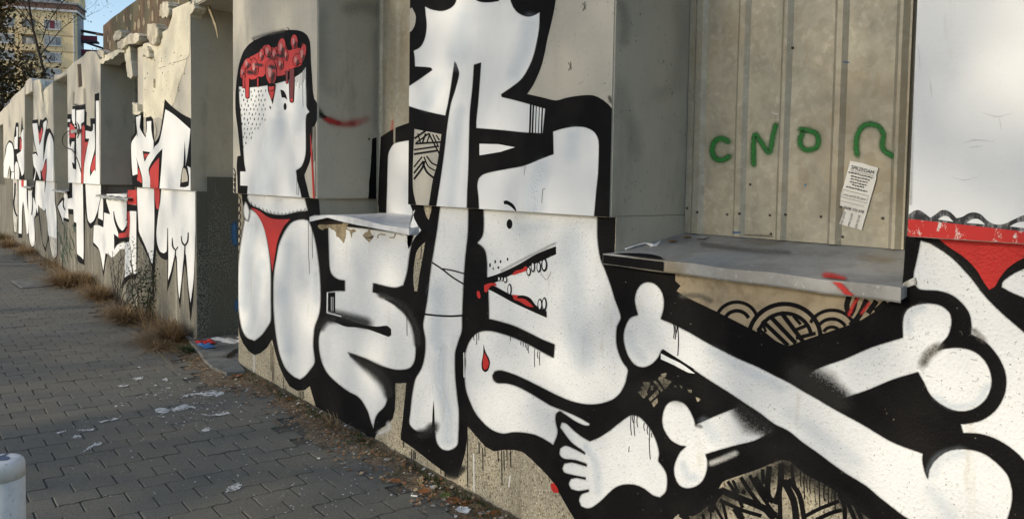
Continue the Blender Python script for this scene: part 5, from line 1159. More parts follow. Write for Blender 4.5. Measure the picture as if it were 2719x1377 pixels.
# ------------------------------------------------------------------ small things
def build_small():
    # flyer pasted on the sheet
    fl = Plane('wall', YP - .006)
    TL, TR, BL = np.array((425., 148.)), np.array((833., 250.)), np.array((165., 1050.))
    def fp(a, b_, e=.0):
        p = TL + a * (TR - TL) + b_ * (BL - TL)
        u_ = fl.uv(px('i', [tuple(p)])[0]); return (u_[0], fl.val - e, u_[1])
    cen = fp(.5, .6)
    th = thing('flyer', cen, 'torn white sale notice with tear-off phone strips on the metal sheet', 'flyer')
    pts = [fl.uv(p) for p in px('i', [(425, 148), (600, 180), (833, 250), (800, 345), (802, 400), (700, 760), (588, 1148), (430, 1103), (272, 1058), (350, 822), (300, 800), (240, 790), (330, 500)])]
    n = len(pts)
    V = [(u_, fl.val - .0006 * (k % 3), w_) for k, (u_, w_) in enumerate(pts)] + [(u_, fl.val + .001, w_) for u_, w_ in pts]
    tri = tessellate_polygon([[Vector((p[0], p[1], 0)) for p in pts]])
    F = [tuple(t) for t in tri] + [tuple(k + n for k in t[::-1]) for t in tri] + [(k, (k + 1) % n, (k + 1) % n + n, k + n) for k in range(n)]
    sh = mesh('paper', V, F, 'paper', th)
    def text(body, a0, b0, size, rot=False, name='lettering'):
        cu = bpy.data.curves.new('t', 'FONT'); cu.body = body; cu.size = 1.0
        ob = bpy.data.objects.new('t', cu); COL.objects.link(ob)
        dg = bpy.context.evaluated_depsgraph_get(); me = bpy.data.meshes.new_from_object(ob.evaluated_get(dg))
        V = []; W_, H_ = np.linalg.norm(TR - TL), np.linalg.norm(BL - TL)
        xs_ = [v.co.x for v in me.vertices]; w = max(xs_) if xs_ else 1
        sx = size[0] / w
        for v in me.vertices:
            if rot: V.append(fp(a0 - .0 + v.co.y * -(-size[1]), b0 - v.co.x * sx, .0035))
            else: V.append(fp(a0 + v.co.x * sx, b0 - v.co.y * size[1], .0035))
        F = [tuple(p.vertices) for p in me.polygons]
        bpy.data.objects.remove(ob); bpy.data.curves.remove(cu); bpy.data.meshes.remove(me)
        mesh(name, V, F, 'ink', th)
    text('SPRZEDAM', .10, .115, (.80, .085)); text('tel. 0608 370 878', .05, .735, (.90, .062)); text('cena od 25-32 z\u0142/m\u00b2', .10, .535, (.80, .052))
    for a in (.28, .54, .80): text('0608 370 878', a, .985, (.21, .10), True)
    V, F = [], []
    def dash(a0, a1, b_, h_):
        s0 = len(V); V.extend([fp(a0, b_, .0035), fp(a1, b_, .0035), fp(a1, b_ + h_, .0035), fp(a0, b_ + h_, .0035)]); F.append((s0, s0 + 1, s0 + 2, s0 + 3))
    for b_, a0, a1 in ((.16, .06, .93), (.205, .18, .84), (.25, .20, .80), (.295, .20, .80), (.335, .30, .72), (.385, .12, .88)):
        a = a0
        while a < a1: w = rng.uniform(.03, .10); dash(a, min(a + w, a1), b_ + rng.uniform(-.004, .004), .018); a += w + .025
    dash(.08, .92, .135, .005); dash(.05, .95, .45, .005); dash(.05, .95, .565, .005); dash(.05, .056, .45, .115); dash(.944, .95, .45, .115); dash(.08, .9, .625, .004)
    mesh('printed_lines', V, F, 'ink', th)
    # plastic fork on the sill
    sp = Plane('sill', 0)
    def sp3(c, x, y, dz): u_ = sp.uv(px(c, [(x, y)])[0]); return (u_[0], u_[1], SILLZ(u_[1]) + dz)
    hp = [sp3('G', 185, 196, .006), sp3('G', 260, 172, .007), sp3('G', 340, 155, .010), sp3('G', 385, 162, .008), sp3('G', 405, 167, .005)]
    th = thing('plastic_fork', hp[2], 'white disposable plastic fork lying on the zinc sill', 'fork')
    V, F = tube(hp, [.0042, .0038, .0036, .006, .009], 6); mesh('handle', V, F, 'plastic_white', th, smooth=True)
    for k, (x, y) in enumerate(((470, 128), (468, 140), (464, 150), (455, 158))):
        V, F = tube([sp3('G', 402, 164 + k * 3 - 4, .006), sp3('G', 435, 148 + k * 6, .005), sp3('G', x, y, .009)], [.003, .0026, .0012], 5); mesh('tine', V, F, 'plastic_white', th)
    # crumbs of leaf and a twig on the sill
    def leaf(name, pos, size, m_, label, group=None, rot=None):
        rot = rng.uniform(0, 6.3) if rot is None else rot
        n_ = 7; V, F = [], []
        curl = rng.uniform(.25, .7)
        for k in range(n_):
            t = k / (n_ - 1); w = math.sin(math.pi * min(1, t * .93 + .04)) ** .8 * .38 * (1 + .18 * (-1) ** k)
            for s_ in (-1, 0, 1):
                x = (t - .5); y = s_ * w; z = curl * (abs(s_) * w * .55 + (t - .5) ** 2 * .5) + .05
                V.append((pos[0] + size * (x * math.cos(rot) - y * math.sin(rot)), pos[1] + size * (x * math.sin(rot) + y * math.cos(rot)), pos[2] + size * z))
        for k in range(n_ - 1):
            for s_ in (0, 1): a = 3 * k + s_; F.append((a, a + 3, a + 4, a + 1))
        o = mesh(name, V, F, m_, None, loc=pos); tag(o, label, 'leaf', group); 
        md = o.modifiers.new('thick', 'SOLIDIFY'); md.thickness = .0008; return o
    leaf('dry_leaf', sp3('G', 560, 130, .002), .05, 'leaf_orange', 'crumpled orange dry leaf on the zinc sill beside the plastic fork')
    leaf('dry_leaf', sp3('G', 680, 98, .002), .045, 'leaf_tan', 'pale dry leaf scrap on the sill at the foot of the metal sheet')
    tw = [sp3('G', 760, 112, .004), sp3('G', 815, 118, .006), sp3('G', 862, 98, .006)]
    V, F = tube(tw, [.002, .003, .0015], 5); tag(mesh('twig', V, F, 'bark', loc=tw[1]), 'short dark twig on the sill below the metal sheet', 'twig')
    # fallen leaves and scraps by the wall foot
    spots = [('E', 585, 1040, 'leaf_orange', 0.07, 'curled orange leaf in the dirt below the painted finger'),
             ('E', 395, 965, 'leaf_orange', 0.06, 'orange leaf lying on the paving before the painted finger'),
             ('E', 785, 1105, 'leaf_orange', 0.09, 'broad orange leaf beside the single green leaf'),
             ('E', 865, 1118, 'leaf_orange', 0.075, 'orange leaf between the broad orange leaf and a tan one'),
             ('E', 935, 1138, 'leaf_tan', 0.075, 'tan leaf at the wall foot next to an orange one'),
             ('E', 590, 905, 'leaf_brown', 0.07, 'dark brown leaf at the wall below the painted finger'),
             ('E', 155, 690, 'leaf_brown', 0.08, 'dark brown leaf at the foot of the winding body'),
             ('E', 730, 1065, 'moss_leaf', 0.08, 'single green leaf lying in the dirt'),
             ('E', 640, 1010, 'scrap_paper', 0.05, 'white paper scrap in the dirt below the painted finger'),
             ('E', 980, 1185, 'scrap_paper', 0.05, 'small white paper scrap on the edge of the paving'),
             ('E', 330, 820, 'scrap_paper', 0.04, 'tiny white scrap by the bare strip of wall'),
             ('E', 1075, 1190, 'leaf_orange', 0.07, 'orange leaf close against the bare speckled plinth'),
             ('B', 60, 1010, 'leaf_orange', 0.09, 'orange leaf in the dirt beside the doorstep corner'),
             ('B', 100, 1000, 'leaf_tan', 0.08, 'tan leaf against the wall below the left painted leg'),
             ('B', 330, 1130, 'leaf_orange', 0.07, 'orange leaf in the dirt below the right painted leg'),
             ('B', 35, 1060, 'leaf_brown', 0.07, 'dark brown leaf on the paving near the doorstep'),
             ('B', 420, 1180, 'leaf_tan', 0.06, 'tan leaf below the drips of the right painted leg'),
             ('E', 1180, 1215, 'leaf_brown', 0.08, 'dark brown leaf at the foot of the bare speckled plinth'),
             ('E', 850, 1170, 'scrap_paper', 0.09, 'large crumpled paper scrap on the paving edge'),
             ('E', 545, 975, 'leaf_tan', 0.075, 'large tan leaf in the dirt below the painted finger')]
    simple('moss_leaf', (.12, .15, .04), (.08, .10, .03), 30)
    for c, x, y, m_, sz_, lb_ in spots:
        p = onZ(*px(c, [(x, y)])[0], .02)
        nm = 'paper_scrap' if m_ == 'scrap_paper' else 'fallen_leaf'
        o = leaf(nm, (p[0], min(p[1], DL - .05), .014 if p[1] > DL - .27 else .004), sz_, m_, lb_, 'leaves and scraps along the wall foot')
        if nm == 'paper_scrap': o['category'] = 'litter'
    # cigarette end
    p = onZ(*px('E', [(495, 1066)])[0], .006); V, F = tube([(p[0], p[1], .006), (p[0] + .03, p[1] + .02, .006)], .0045, 8)
    tag(mesh('cigarette_end', V, F, 'paper', loc=(p[0], p[1], 0)), 'white cigarette end on the paving near the wall foot', 'cigarette')
    # fine litter: uncountable
    V, F, T = [], [], []
    def flake(x, y, z, s_, tone):
        a, q_ = rng.uniform(0, 6.3), rng.uniform(-.5, .5); s0 = len(V)
        for k in range(5):
            t = a + k * 1.257; r_ = s_ * rng.uniform(.5, 1.0)
            V.append((x + r_ * math.cos(t), y + r_ * math.sin(t) * .8, z + r_ * q_ * math.sin(t) + s_ * .35)); T.append(tone)
        F.append(tuple(range(s0, s0 + 5)))
    for k in range(3400):
        x = -rng.uniform(.4, 1) ** 1.0 * 10 + 2.5 if k < 2300 else rng.uniform(-28, -6)
        d = abs(rng.gauss(0, .15)) if k < 2300 else abs(rng.gauss(0, .22))
        y = DL - .03 - d
        if d > .4: continue
        z = .022 - min(.02, max(0, d - .05) * .09)
        flake(x, y, z, rng.uniform(.005, .02), min(1, abs(rng.gauss(.3, .3))))
    for k in range(500):
        x = rng.uniform(-12, -2.2); y = rng.uniform(.6, DL - .2)
        flake(x, y, .003, rng.uniform(.002, .006), rng.uniform(.1, 1))
    o = mesh('leaf_litter', V, F, 'litter_mix', tone=T); tag(o, 'fine brown leaf litter and crumbs scattered along the wall foot', 'litter', kind='stuff')
    V, F, T = [], [], []
    for k in range(2000):
        c_ = rng.choice([(-5.5, .3), (-5.0, .25), (-4.3, .15), (-3.6, .2), (-3.2, .15), (-2.7, .2), (-6.4, .2), (-7.6, .25), (-2.2, .15)])
        x = rng.gauss(c_[0], c_[1]); y = DL - .02 - abs(rng.gauss(0, .055)); h_ = rng.uniform(.01, .045); a = rng.uniform(0, 6.3); w = .003; b_ = rng.uniform(-.6, .6)
        s0 = len(V); dx, dy = w * math.cos(a), w * math.sin(a)
        V += [(x - dx, y - dy, .012), (x + dx, y + dy, .012), (x + b_ * h_, y - rng.uniform(0, .6) * h_, .015 + h_)]; t = rng.random(); T += [t * .5, t * .5, t]
        F.append((s0, s0 + 1, s0 + 2))
    tag(mesh('moss', V, F, 'moss', tone=T), 'low green moss and grass sprouting in the dirt by the wall', 'moss', kind='stuff')
    # doorstep and what lies on it
    st = thing('doorstep', (-7.3, DL + .1, 0), 'cracked grey concrete doorstep in the doorway beside the painted legs', 'doorstep')
    def poly_slab(name, pts, z0, z1, m_):
        V = [(x, y, z0) for x, y in pts] + [(x, y, z1 + rng.gauss(0, .004)) for x, y in pts]; n_ = len(pts)
        F = [tuple(range(n_ - 1, -1, -1)), tuple(range(n_, 2 * n_))] + [(k, (k + 1) % n_, (k + 1) % n_ + n_, k + n_) for k in range(n_)]
        return fix_normals(mesh(name, V, F, m_, st))
    poly_slab('slab', [(-7.92, 2.28), (-7.45, 2.22), (-7.1, 2.17), (-7.0, 2.34), (-7.25, 2.5), (-7.3, 2.78), (-7.92, 2.78)], -.05, .055, 'concrete_slab')
    poly_slab('slab', [(-7.08, 2.16), (-6.75, 2.14), (-6.45, 2.16), (-6.42, 2.30), (-6.76, 2.36), (-6.98, 2.33)], -.05, .04, 'concrete_slab')
    poly_slab('slab', [(-7.22, 2.52), (-6.99, 2.36), (-6.78, 2.37), (-6.76, 2.78), (-7.27, 2.78)], -.05, .03, 'concrete_slab')
    poly_slab('threshold', [(-7.92, 2.79), (-6.5, 2.79), (-6.5, 3.2), (-7.92, 3.2)], -.05, .09, 'concrete_slab')
    def wrapper(name, pos, sx, sy, m_, label):
        V, F = [], []; n_ = 7
        for i_ in range(n_):
            for j_ in range(n_): V.append((pos[0] + sx * (i_ / (n_ - 1) - .5), pos[1] + sy * (j_ / (n_ - 1) - .5), pos[2] + .006 + abs(rng.gauss(0, .010)) * (1 if 0 < i_ < n_ - 1 and 0 < j_ < n_ - 1 else .3)))
        for i_ in range(n_ - 1):
            for j_ in range(n_ - 1): a = i_ * n_ + j_; F.append((a, a + n_, a + n_ + 1, a + 1))
        o = mesh(name, V, F, m_, loc=pos); tag(o, label, 'litter'); o.modifiers.new('t', 'SOLIDIFY').thickness = .001; return o
    p = onZ(*px('k', [(305, 510)])[0], .06); wrapper('wrapper', (p[0], p[1], .06), .20, .15, 'litter_red', 'crumpled red wrapper on the cracked doorstep')
    p = onZ(*px('k', [(320, 548)])[0], .06); wrapper('wrapper', (p[0], p[1], .056), .24, .10, 'litter_blue', 'crumpled blue wrapper beside the red one on the doorstep')
    p = onZ(*px('k', [(600, 470)])[0], .06); wrapper('sheet_of_paper', (p[0], p[1] + .03, .045), .40, .30, 'scrap_paper', 'large crumpled white sheet lying on the doorstep')
    p = onZ(*px('k', [(150, 470)])[0], .02); wrapper('sheet_of_paper', (p[0], p[1], .02), .35, .09, 'scrap_paper', 'shredded white paper on the ground left of the doorstep')
    # inspection cover in the paving further off
    c4 = [onZ(*p, 0) for p in px('K', [(75, 905), (330, 890), (420, 930), (150, 957)])]
    th = thing('inspection_cover', tuple(np.mean(c4, axis=0)), 'sunken rectangular concrete inspection cover in the paving', 'cover')
    ctr = np.mean(c4, axis=0)
    V = [(p[0], p[1], .002) for p in c4] + [(p[0] * .93 + ctr[0] * .07, p[1] * .93 + ctr[1] * .07, .012) for p in c4]
    fix_normals(mesh('slab', V, [(4, 5, 6, 7), (0, 1, 5, 4), (1, 2, 6, 5), (2, 3, 7, 6), (3, 0, 4, 7)], 'concrete_slab', th))
    rim = [(p[0] * 1.04 - ctr[0] * .04, p[1] * 1.04 - ctr[1] * .04, .004) for p in c4] + [(p[0], p[1], .005) for p in c4]
    mesh('frame', rim, [(k, (k + 1) % 4, (k + 1) % 4 + 4, k + 4) for k in range(4)], 'hole', th)
    # bollard
    bx, by, R_ = -2.87, .262, .063
    th = thing('bollard', (bx, by, 0), 'white round bollard with paint chipped off its top', 'bollard')
    def lathe(name, prof, m_, mi=None, seg=40):
        V, F, mm = [], [], []
        for r_, z in prof:
            for k in range(seg): t = 2 * math.pi * k / seg; V.append((bx + r_ * math.cos(t), by + r_ * math.sin(t), z))
        for q in range(len(prof) - 1):
            for k in range(seg):
                k2 = (k + 1) % seg; F.append((q * seg + k, q * seg + k2, (q + 1) * seg + k2, (q + 1) * seg + k))
        V.append((bx, by, prof[-1][1])); c_ = len(V) - 1
        for k in range(seg): F.append(((len(prof) - 1) * seg + k, (len(prof) - 1) * seg + (k + 1) % seg, c_))
        o = mesh(name, V, F, m_, th, smooth=True); return o
    lathe('post', [(R_ + .002, -.05), (R_ + .001, .3), (R_, .698), (R_ - .004, .699), (R_ - .004, .70)], 'bollard_white')
    lathe('cap', [(R_ - .004, .7012), (R_ + .0005, .702), (R_ + .0005, .742), (R_ - .003, .752), (R_ - .009, .758), (R_ - .02, .761), (.03, .763)], 'bollard_white')
    V, F = [], []
    n_ = 26
    for k in range(n_):
        t = 2 * math.pi * k / n_; r_ = .038 * (1 + .25 * math.sin(3 * t) + rng.uniform(-.2, .2)); x, y = -.012 + r_ * math.cos(t), -.012 + r_ * math.sin(t)
        d = math.hypot(x, y); z = np.interp(d, [0, .03, R_ - .02, R_ - .009], [.763, .763, .761, .758]); V.append((bx + x, by + y, z + .0015))
    mesh('bare_patch', V + [(bx - .012, by - .012, 0.7648)], [(k, (k + 1) % n_, n_) for k in range(n_)], 'bollard_bare', th)
    # strip hanging from the lintel, wire on the far pier, bracket
    q_ = [tuple(onY(*p, DU + .12)) for p in px('J', [(1438, 20), (1452, 60), (1475, 120), (1498, 180), (1508, 230), (1512, 270)])]
    V, F = tube(q_, [.012, .016, .014, .016, .010, .004], 5); mesh('hanging_strip', V, F, 'root', WALL)
    q_ = [tuple(onY(*p, DU - .05)) for p in smooth_poly(px('c', [(190, 600), (100, 600), (40, 660), (30, 740), (70, 800), (150, 830), (215, 950), (245, 1040), (262, 1110)]), closed=False, sub=4)]
    V, F = tube(q_, .008, 5); mesh('wire', V, F, 'rust_wire', WALL)
    a, b_ = onY(*px('c', [(188, 612)])[0], DU), onY(*px('c', [(268, 612)])[0], DU)
    box('bracket', a[0], b_[0], DU - .06, DU - .004, a[2] - .02, a[2] + .03, 'zinc_sill', WALL)
    q_ = [tuple(onY(*p, DU + .2)) for p in px('N', [(1120, 398), (1175, 403)])]; V, F = tube(q_, .02, 6); mesh('iron_bar', V, F, 'rust_wire', WALL)
build_small()

# ------------------------------------------------------------------ weeds along the wall
def tuft(name, label, c, x, y, hpx, wpx, n, lean=.35, group=None, dark=0.0, m_='dry_grass'):
    p = onZ(*px(c, [(x, y)])[0], 0.0); Y = min(p[1], DL - .10)
    dep = (RM.T @ (p - CAM))[2]; k_ = dep / FPX / CR[c][2]; H_, W_ = hpx * k_ * .85, wpx * k_ * .66
    V, F, T = [], [], []
    for q in range(int(n * .45)):
        a = rng.uniform(0, 6.283); r0 = W_ * .6 * math.sqrt(rng.random()); bx, by = p[0] + r0 * math.cos(a) * 1.6, Y + r0 * math.sin(a) * .5
        d = rng.uniform(0, 6.283); out = abs(rng.gauss(0, W_ * 1.25)); h_ = H_ * rng.uniform(.12, 1.0) ** 1.3; bend = rng.uniform(.0, lean) * h_
        w = rng.uniform(.0015, .004) * (1 + dep * .12); t = min(1, max(0, rng.gauss(.6, .35) - dark))
        px_, py_ = -math.sin(d) * w, math.cos(d) * w
        s0 = len(V)
        for s_ in range(4):
            u_ = s_ / 3; x_ = bx + out * u_ ** 1.4 * math.cos(d) * 1.3; y_ = min(DL - .01, by + out * u_ ** 1.4 * math.sin(d) * .7); z_ = h_ * u_ - bend * u_ ** 2.5 * 1.0
            ww = 1 - u_ * .85
            V += [(x_ - px_ * ww, y_ - py_ * ww, z_), (x_ + px_ * ww, y_ + py_ * ww, z_)]; T += [t * (.45 + .55 * u_)] * 2
        for s_ in range(3): F.append((s0 + 2 * s_, s0 + 2 * s_ + 1, s0 + 2 * s_ + 3, s0 + 2 * s_ + 2))
    o = mesh(name, V, F, m_, loc=(p[0], Y, 0), tone=T); tag(o, label, 'grass', group); return o
tuft('dry_grass_tuft', 'wide brown dry grass tuft in front of the green scribbled panel', 'm', 40, 520, 200, 330, 2600)
tuft('dry_grass_tuft', 'brown dry grass tuft right of the green scribbled panel', 'm', 240, 530, 200, 230, 2200)
tuft('dry_grass_tuft', 'low orange dry grass tuft between the letters on the far plinth', 'm', 400, 660, 190, 300, 2400)
tuft('dry_grass_tuft', 'dry grass tuft with bare twigs left of the leafy green weed', 'm', 650, 880, 200, 330, 2600)
tuft('dry_grass_tuft', 'tall feathery brown grass tuft under the dripping letters by the doorway', 'm', 1140, 1080, 260, 300, 3200, .25)
tuft('dry_grass_tuft', 'trailing dry grass lying flat just before the doorway', 'm', 1000, 1130, 90, 420, 1400, .6)
tuft('dry_grass_tuft', 'small dry grass tuft by the farthest painted pier', 'g', 120, 1060, 160, 260, 1300)
tuft('dry_grass_tuft', 'small dry grass tuft under the second farthest painted pier', 'g', 420, 1160, 120, 330, 1300)
tuft('dry_grass_tuft', 'dry weed with an orange leaf at the foot of the winding body', 'B', 570, 1285, 95, 120, 160, .6)
tuft('green_grass_tuft', 'small green grass tuft at the left corner of the doorstep', 'k', 90, 620, 110, 200, 700, .5, m_='weed_green')
tuft('green_grass_tuft', 'dark green weeds beside the farthest plinth', 'g', 40, 960, 130, 200, 800, .4, m_='weed_green')
def grass_fringe():
    V, F, T = [], [], []
    for q in range(2600):
        x = rng.uniform(-27, -8.2); y = DL - .03 - abs(rng.gauss(0, .16)); h_ = rng.uniform(.02, .16) * (1 + .8 * math.sin(x * 1.9)); d = rng.uniform(0, 6.283); w = rng.uniform(.002, .005); L_ = rng.uniform(.03, .2)
        s0 = len(V); t = min(1, max(0, rng.gauss(.55, .3)))
        for s_ in range(3):
            u_ = s_ / 2; ww = w * (1 - u_ * .8); xx, yy = x + L_ * u_ * math.cos(d), min(DL - .008, y + L_ * u_ * math.sin(d) * .6)
            V += [(xx - ww * math.sin(d), yy - ww * math.cos(d), .01 + max(.004, h_) * u_), (xx + ww * math.sin(d), yy + ww * math.cos(d), .01 + max(.004, h_) * u_)]; T += [t * (.5 + .5 * u_)] * 2
        F += [(s0, s0 + 1, s0 + 3, s0 + 2), (s0 + 2, s0 + 3, s0 + 5, s0 + 4)]
    tag(mesh('dry_grass', V, F, 'dry_grass', tone=T), 'sparse dead grass lying along the far wall foot', 'grass', kind='stuff')
grass_fringe()
def weed():
    p = onZ(*px('m', [(940, 850)])[0], 0); Y = DL - .08
    th = thing('leafy_weed', (p[0], Y, 0), 'tall leafy green weed climbing the wall beside the dripping letters', 'weed')
    sv, sf, lv, lf, lt = [], [], [], [], []
    def leafq(x, y, z, s_, tone):
        a, b_ = rng.uniform(0, 6.3), rng.uniform(-.8, .8); s0 = len(lv)
        ax = Vector((math.cos(a), math.sin(a) * .7, b_)).normalized(); bx_ = ax.cross(Vector((rng.uniform(-1, 1), rng.uniform(-1, 1), 1))).normalized()
        c = Vector((x, y, z))
        for q in (c, c + ax * s_ * .5 + bx_ * s_ * .32, c + ax * s_, c + ax * s_ * .5 - bx_ * s_ * .32): lv.append((q.x, min(q.y, DL - .004), q.z)); lt.append(tone)
        lf.append((s0, s0 + 1, s0 + 2, s0 + 3))
    for k in range(11):
        x, y, z = p[0] + rng.gauss(0, .12), Y + rng.gauss(0, .03), 0.0; pts = [(x, y, z)]; dx = rng.gauss(-.02, .05); hh = rng.uniform(.35, .98)
        for s_ in range(10):
            x += dx + rng.gauss(0, .02); y = min(DL - .02, y + rng.gauss(0, .015)); z += hh / 10; pts.append((x, y, z))
            for q in range(6): leafq(x + rng.gauss(0, .06), y + rng.gauss(0, .05), z + rng.gauss(0, .04), rng.uniform(.02, .045), rng.random())
        tube(pts, [.007 - .0005 * i_ for i_ in range(len(pts))], 5, sv, sf)
    mesh('stem', sv, sf, 'bark', th); mesh('foliage', lv, lf, 'weed_green', th, tone=lt)
    p = onZ(*px('m', [(740, 800)])[0], 0); th = thing('twiggy_weed', (p[0], DL - .25, 0), 'bare brown twiggy weed before the arched black outline', 'weed')
    sv, sf = [], []
    for k in range(9):
        x, y, z = p[0], DL - .25, 0.0; dx, dy = rng.gauss(0, .05), rng.gauss(0, .02); pts = [(x, y, z)]
        for s_ in range(7):
            x += dx + rng.gauss(0, .012); y = min(DL - .02, y + dy); z += rng.uniform(.06, .11); pts.append((x, y, z))
            if s_ > 1:
                q_ = [(x, y, z), (x + rng.gauss(0, .06), min(DL - .02, y + rng.gauss(0, .03)), z + .07), (x + rng.gauss(0, .10), min(DL - .02, y + rng.gauss(0, .04)), z + .13)]; tube(q_, [.0035, .0028, .0015], 4, sv, sf)
        tube(pts, [.006 - .0006 * i_ for i_ in range(len(pts))], 5, sv, sf)
    mesh('branches', sv, sf, 'bark', th)
weed()

# ------------------------------------------------------------------ trees
def tree(name, label, base, H_, spread, leaves, seed, leaf_m='autumn_leaf', leaf_s=.16, trunk_r=.2, first=.28, group=None, sides=6, levels=4, lsp=.35):
    R_ = random.Random(seed)
    th = thing(name, base, label, 'tree', group)
    V, F = [], []; tips = []
    def grow(p, d, L_, r_, lev):
        pts = [p]; n_ = 5 if lev < 2 else 4
        rads = [r_]
        for k in range(n_):
            d = (d + Vector((R_.gauss(0, .13), R_.gauss(0, .13), R_.gauss(.03, .09)))).normalized()
            p = p + d * (L_ / n_); pts.append(p); rads.append(r_ * (1 - .55 * (k + 1) / n_))
            if lev >= 2: tips.append(p)
        tube([tuple(q) for q in pts], rads, sides if lev < 2 else 4, V, F)
        if lev >= levels: return
        nb = (9, 6, 5, 4)[min(lev, 3)]
        for k in range(nb):
            t = R_.uniform(first if lev == 0 else .25, 1.0); i_ = min(len(pts) - 2, int(t * (len(pts) - 1))); fr = t * (len(pts) - 1) - i_
            q = pts[i_].lerp(pts[i_ + 1], fr); a = R_.uniform(0, 6.283); el = R_.uniform(.25, .85)
            nd = Vector((math.cos(a) * math.cos(el), math.sin(a) * math.cos(el), math.sin(el)))
            nd = (nd * .8 + d * .35).normalized()
            grow(q, nd, L_ * R_.uniform(.42, .62) * (spread if lev == 0 else 1), max(.006, rads[i_] * .5), lev + 1)
    grow(Vector(base), Vector((0, 0, 1)), H_, trunk_r, 0)
    mesh('trunk', V, F, 'bark', th)
    if leaves:
        lv, lf, lt = [], [], []
        for k in range(leaves):
            c = tips[R_.randrange(len(tips))]; c = c + Vector((R_.gauss(0, lsp), R_.gauss(0, lsp), R_.gauss(-lsp * .3, lsp)))
            a = Vector((R_.gauss(0, 1), R_.gauss(0, 1), R_.gauss(0, 1))).normalized(); b_ = a.cross(Vector((R_.gauss(0, 1), R_.gauss(0, 1), R_.gauss(0, 1)))).normalized()
            s_ = leaf_s * R_.uniform(.6, 1.3); s0 = len(lv); t = R_.random()
            for q in (c + a * s_ * .6, c + b_ * s_ * .35, c - a * s_ * .6, c - b_ * s_ * .35): lv.append(tuple(q)); lt.append(t)
            lf.append((s0, s0 + 1, s0 + 2, s0 + 3))
        mesh('crown', lv, lf, leaf_m, th, tone=lt)
    return th
X_ = -62; tree('bare_tree', 'slender bare tree in front of the yellow apartment block', (X_, -X_ * .1283, 0), 14.5, .62, 1300, 14, leaf_s=.13, trunk_r=.13, first=.35, lsp=.5)
X_ = -52; tree('autumn_tree', 'big brown autumn tree left of the slender bare tree', (X_, 1.7, 0), 15, .60, 26000, 5, leaf_s=.24, trunk_r=.3, first=.10, lsp=.6)
X_ = -70; tree('autumn_tree', 'brown autumn tree half hidden behind the bigger one', (X_, 1.4, 0), 17, .55, 16000, 9, leaf_s=.28, trunk_r=.3, first=.15, lsp=.6)
for k, (x, y, h_, lf_) in enumerate(((-9.5, -15, 13, 2200), (-4.2, -14, 12, 2000), (-15.5, -15.5, 14, 1300), (-22.5, -15, 13, 1000), (1.5, -15, 13, 900), (-31, -15, 14, 800))):
    tree('street_tree', 'thinly leaved street tree across the road from the painted wall', (x, y, -.07), h_, .9, lf_, 20 + k, leaf_s=.30, trunk_r=.2, first=.3, group='street trees across the road', lsp=.6, levels=3)

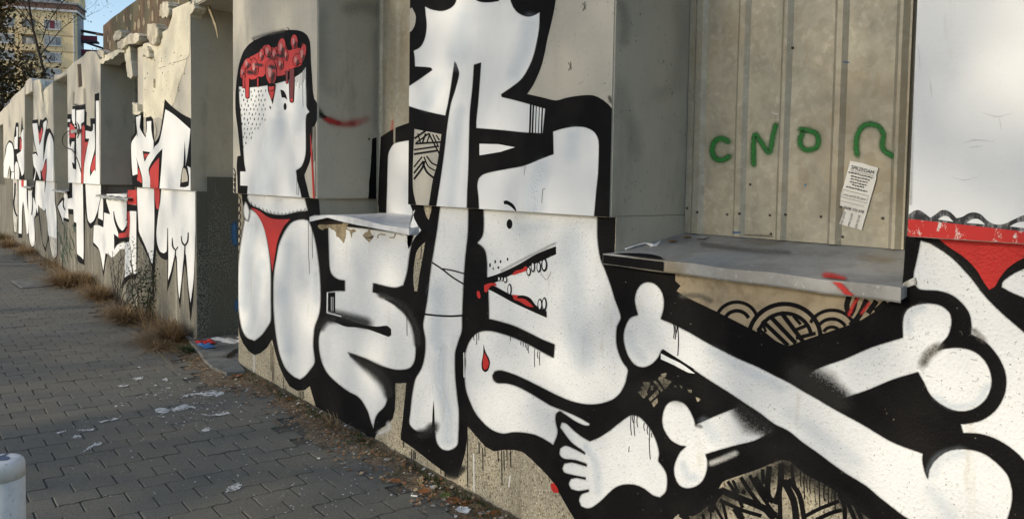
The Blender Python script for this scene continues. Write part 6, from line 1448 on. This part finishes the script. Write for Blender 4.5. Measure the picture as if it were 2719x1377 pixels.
# ------------------------------------------------------------------ far apartment block
def far_block():
    XB = -150.0
    def yz(x, y, X=XB): q = onX(*px('N', [(x, y)])[0], X); return q[1], q[2]
    y1, ztop = yz(868, 150); y0 = yz(-420, 150)[0]; zt = yz(868, 62)[1]
    b_ = thing('apartment_building', (XB, y1, 0), 'tall yellow apartment block with brown roof band beyond the wall', 'building')
    box('wall', XB - 6, XB, y0, y1, 0, ztop, 'yellow_render', b_)
    box('side_wall', XB - 5.6, XB - 1.6, y1 + .004, y1 + .10, 0, ztop - .1, 'grey_render', b_)
    # eaves, brown band and upper set-back floor
    box('eaves', XB - 6.2, XB + .35, y0, y1 + .4, ztop + .003, ztop + .35, 'white_trim', b_)
    box('roof', XB - 6, XB + .25, y0, y1 + .3, ztop + .36, zt, 'brown_roof', b_)
    box('roof_edge', XB - 6.2, XB + .4, y0, y1 + .5, zt + .003, zt + .3, 'grey_render', b_)
    ya = yz(570, 60)[0]; yb = yz(890, 60)[0]
    box('attic', XB - 6, XB - 2, yz(690, 30)[0], yb, zt + .31, zt + 6, 'yellow_render', b_)
    box('attic', XB - 6, XB - 1, y0, yz(600, 30)[0], zt + .31, zt + 4.5, 'grey_render', b_)
    box('downpipe', XB + .003, XB + .22, yz(848, 300)[0], yz(860, 300)[0], 0, ztop, 'white_trim', b_)
    step = yz(0, 415)[1] - yz(0, 610)[1]
    for k in range(9):
        dz = -k * step
        z1, z0 = yz(600, 215)[1] + dz, yz(600, 325)[1] + dz
        if z0 < .5: break
        cols = [(500, 700), (-60, 140), (-350, -150)]
        for ci, (xa, xb) in enumerate(cols):
            pa, pb = yz(xa, 270)[0], yz(xb, 270)[0]
            w = box('window', XB - .05, XB + .05, pa, pb, z0, z1, 'window_frame', b_)
            nn = 3
            for q in range(nn):
                wa = pa + (pb - pa) * (q + .07) / nn; wb = pa + (pb - pa) * (q + .93) / nn
                m_ = 'curtain' if (q + k + ci) % 3 else 'far_glass'
                if k == 0 and ci == 0 and q == 1: m_ = 'maroon'
                box('pane', XB + .053, XB + .075, wa, wb, z0 + .12, z1 - .12, m_, w)
            box('sill', XB + .053, XB + .25, pa - .1, pb + .1, z0 - .14, z0 - .02, 'white_trim', w)
        # loggia
        la, lb = yz(235, 270)[0], yz(395, 270)[0]
        z1b, z0b = yz(300, 190)[1] + dz, yz(300, 295)[1] + dz
        lg = box('loggia', XB + .003, XB + .06, la, lb, z0b, z1b, 'loggia', b_)
        box('pane', XB + .063, XB + .09, la + .6, lb - .25, z0b + .15, z1b - .35, 'curtain' if k % 2 else 'far_glass', lg)
        box('parapet', XB + .063, XB + .9, la - .2, lb + .2, z0b - 1.1, z0b - .02, 'yellow_render', lg)
        box('band', XB + .003, XB + .06, lb + .25, y1, z0 - .95 - .06, z0 - .95 + .06, 'ochre_band', b_)
    for (za_, zb_) in ((305, 380), (430, 545)):
        z1, z0 = yz(942, za_)[1], yz(942, zb_)[1]
        bl = box('balcony', XB - 5.4, XB - 3.6, y1 + .12, y1 + 2.6, z0 - 1.0, z0 - .7, 'awning', b_)
        V = [(XB - 5.5, y1 + .12, z1), (XB - 3.5, y1 + .12, z1), (XB - 3.5, y1 + 3.6, z0 + .6), (XB - 5.5, y1 + 3.6, z0 + .6), (XB - 5.5, y1 + .12, z1 - .2), (XB - 3.5, y1 + .12, z1 - .2), (XB - 3.5, y1 + 3.6, z0 + .4), (XB - 5.5, y1 + 3.6, z0 + .4)]
        fix_normals(mesh('awning', V, [(0, 1, 2, 3), (4, 7, 6, 5), (0, 4, 5, 1), (1, 5, 6, 2), (2, 6, 7, 3), (3, 7, 4, 0)], 'awning', bl))
        box('railing', XB - 3.7, XB - 3.6, y1 + .12, y1 + 2.6, z0 - .69, z0 + .1, 'maroon', bl)
    b_.rotation_euler.z = -math.radians(22)
far_block()
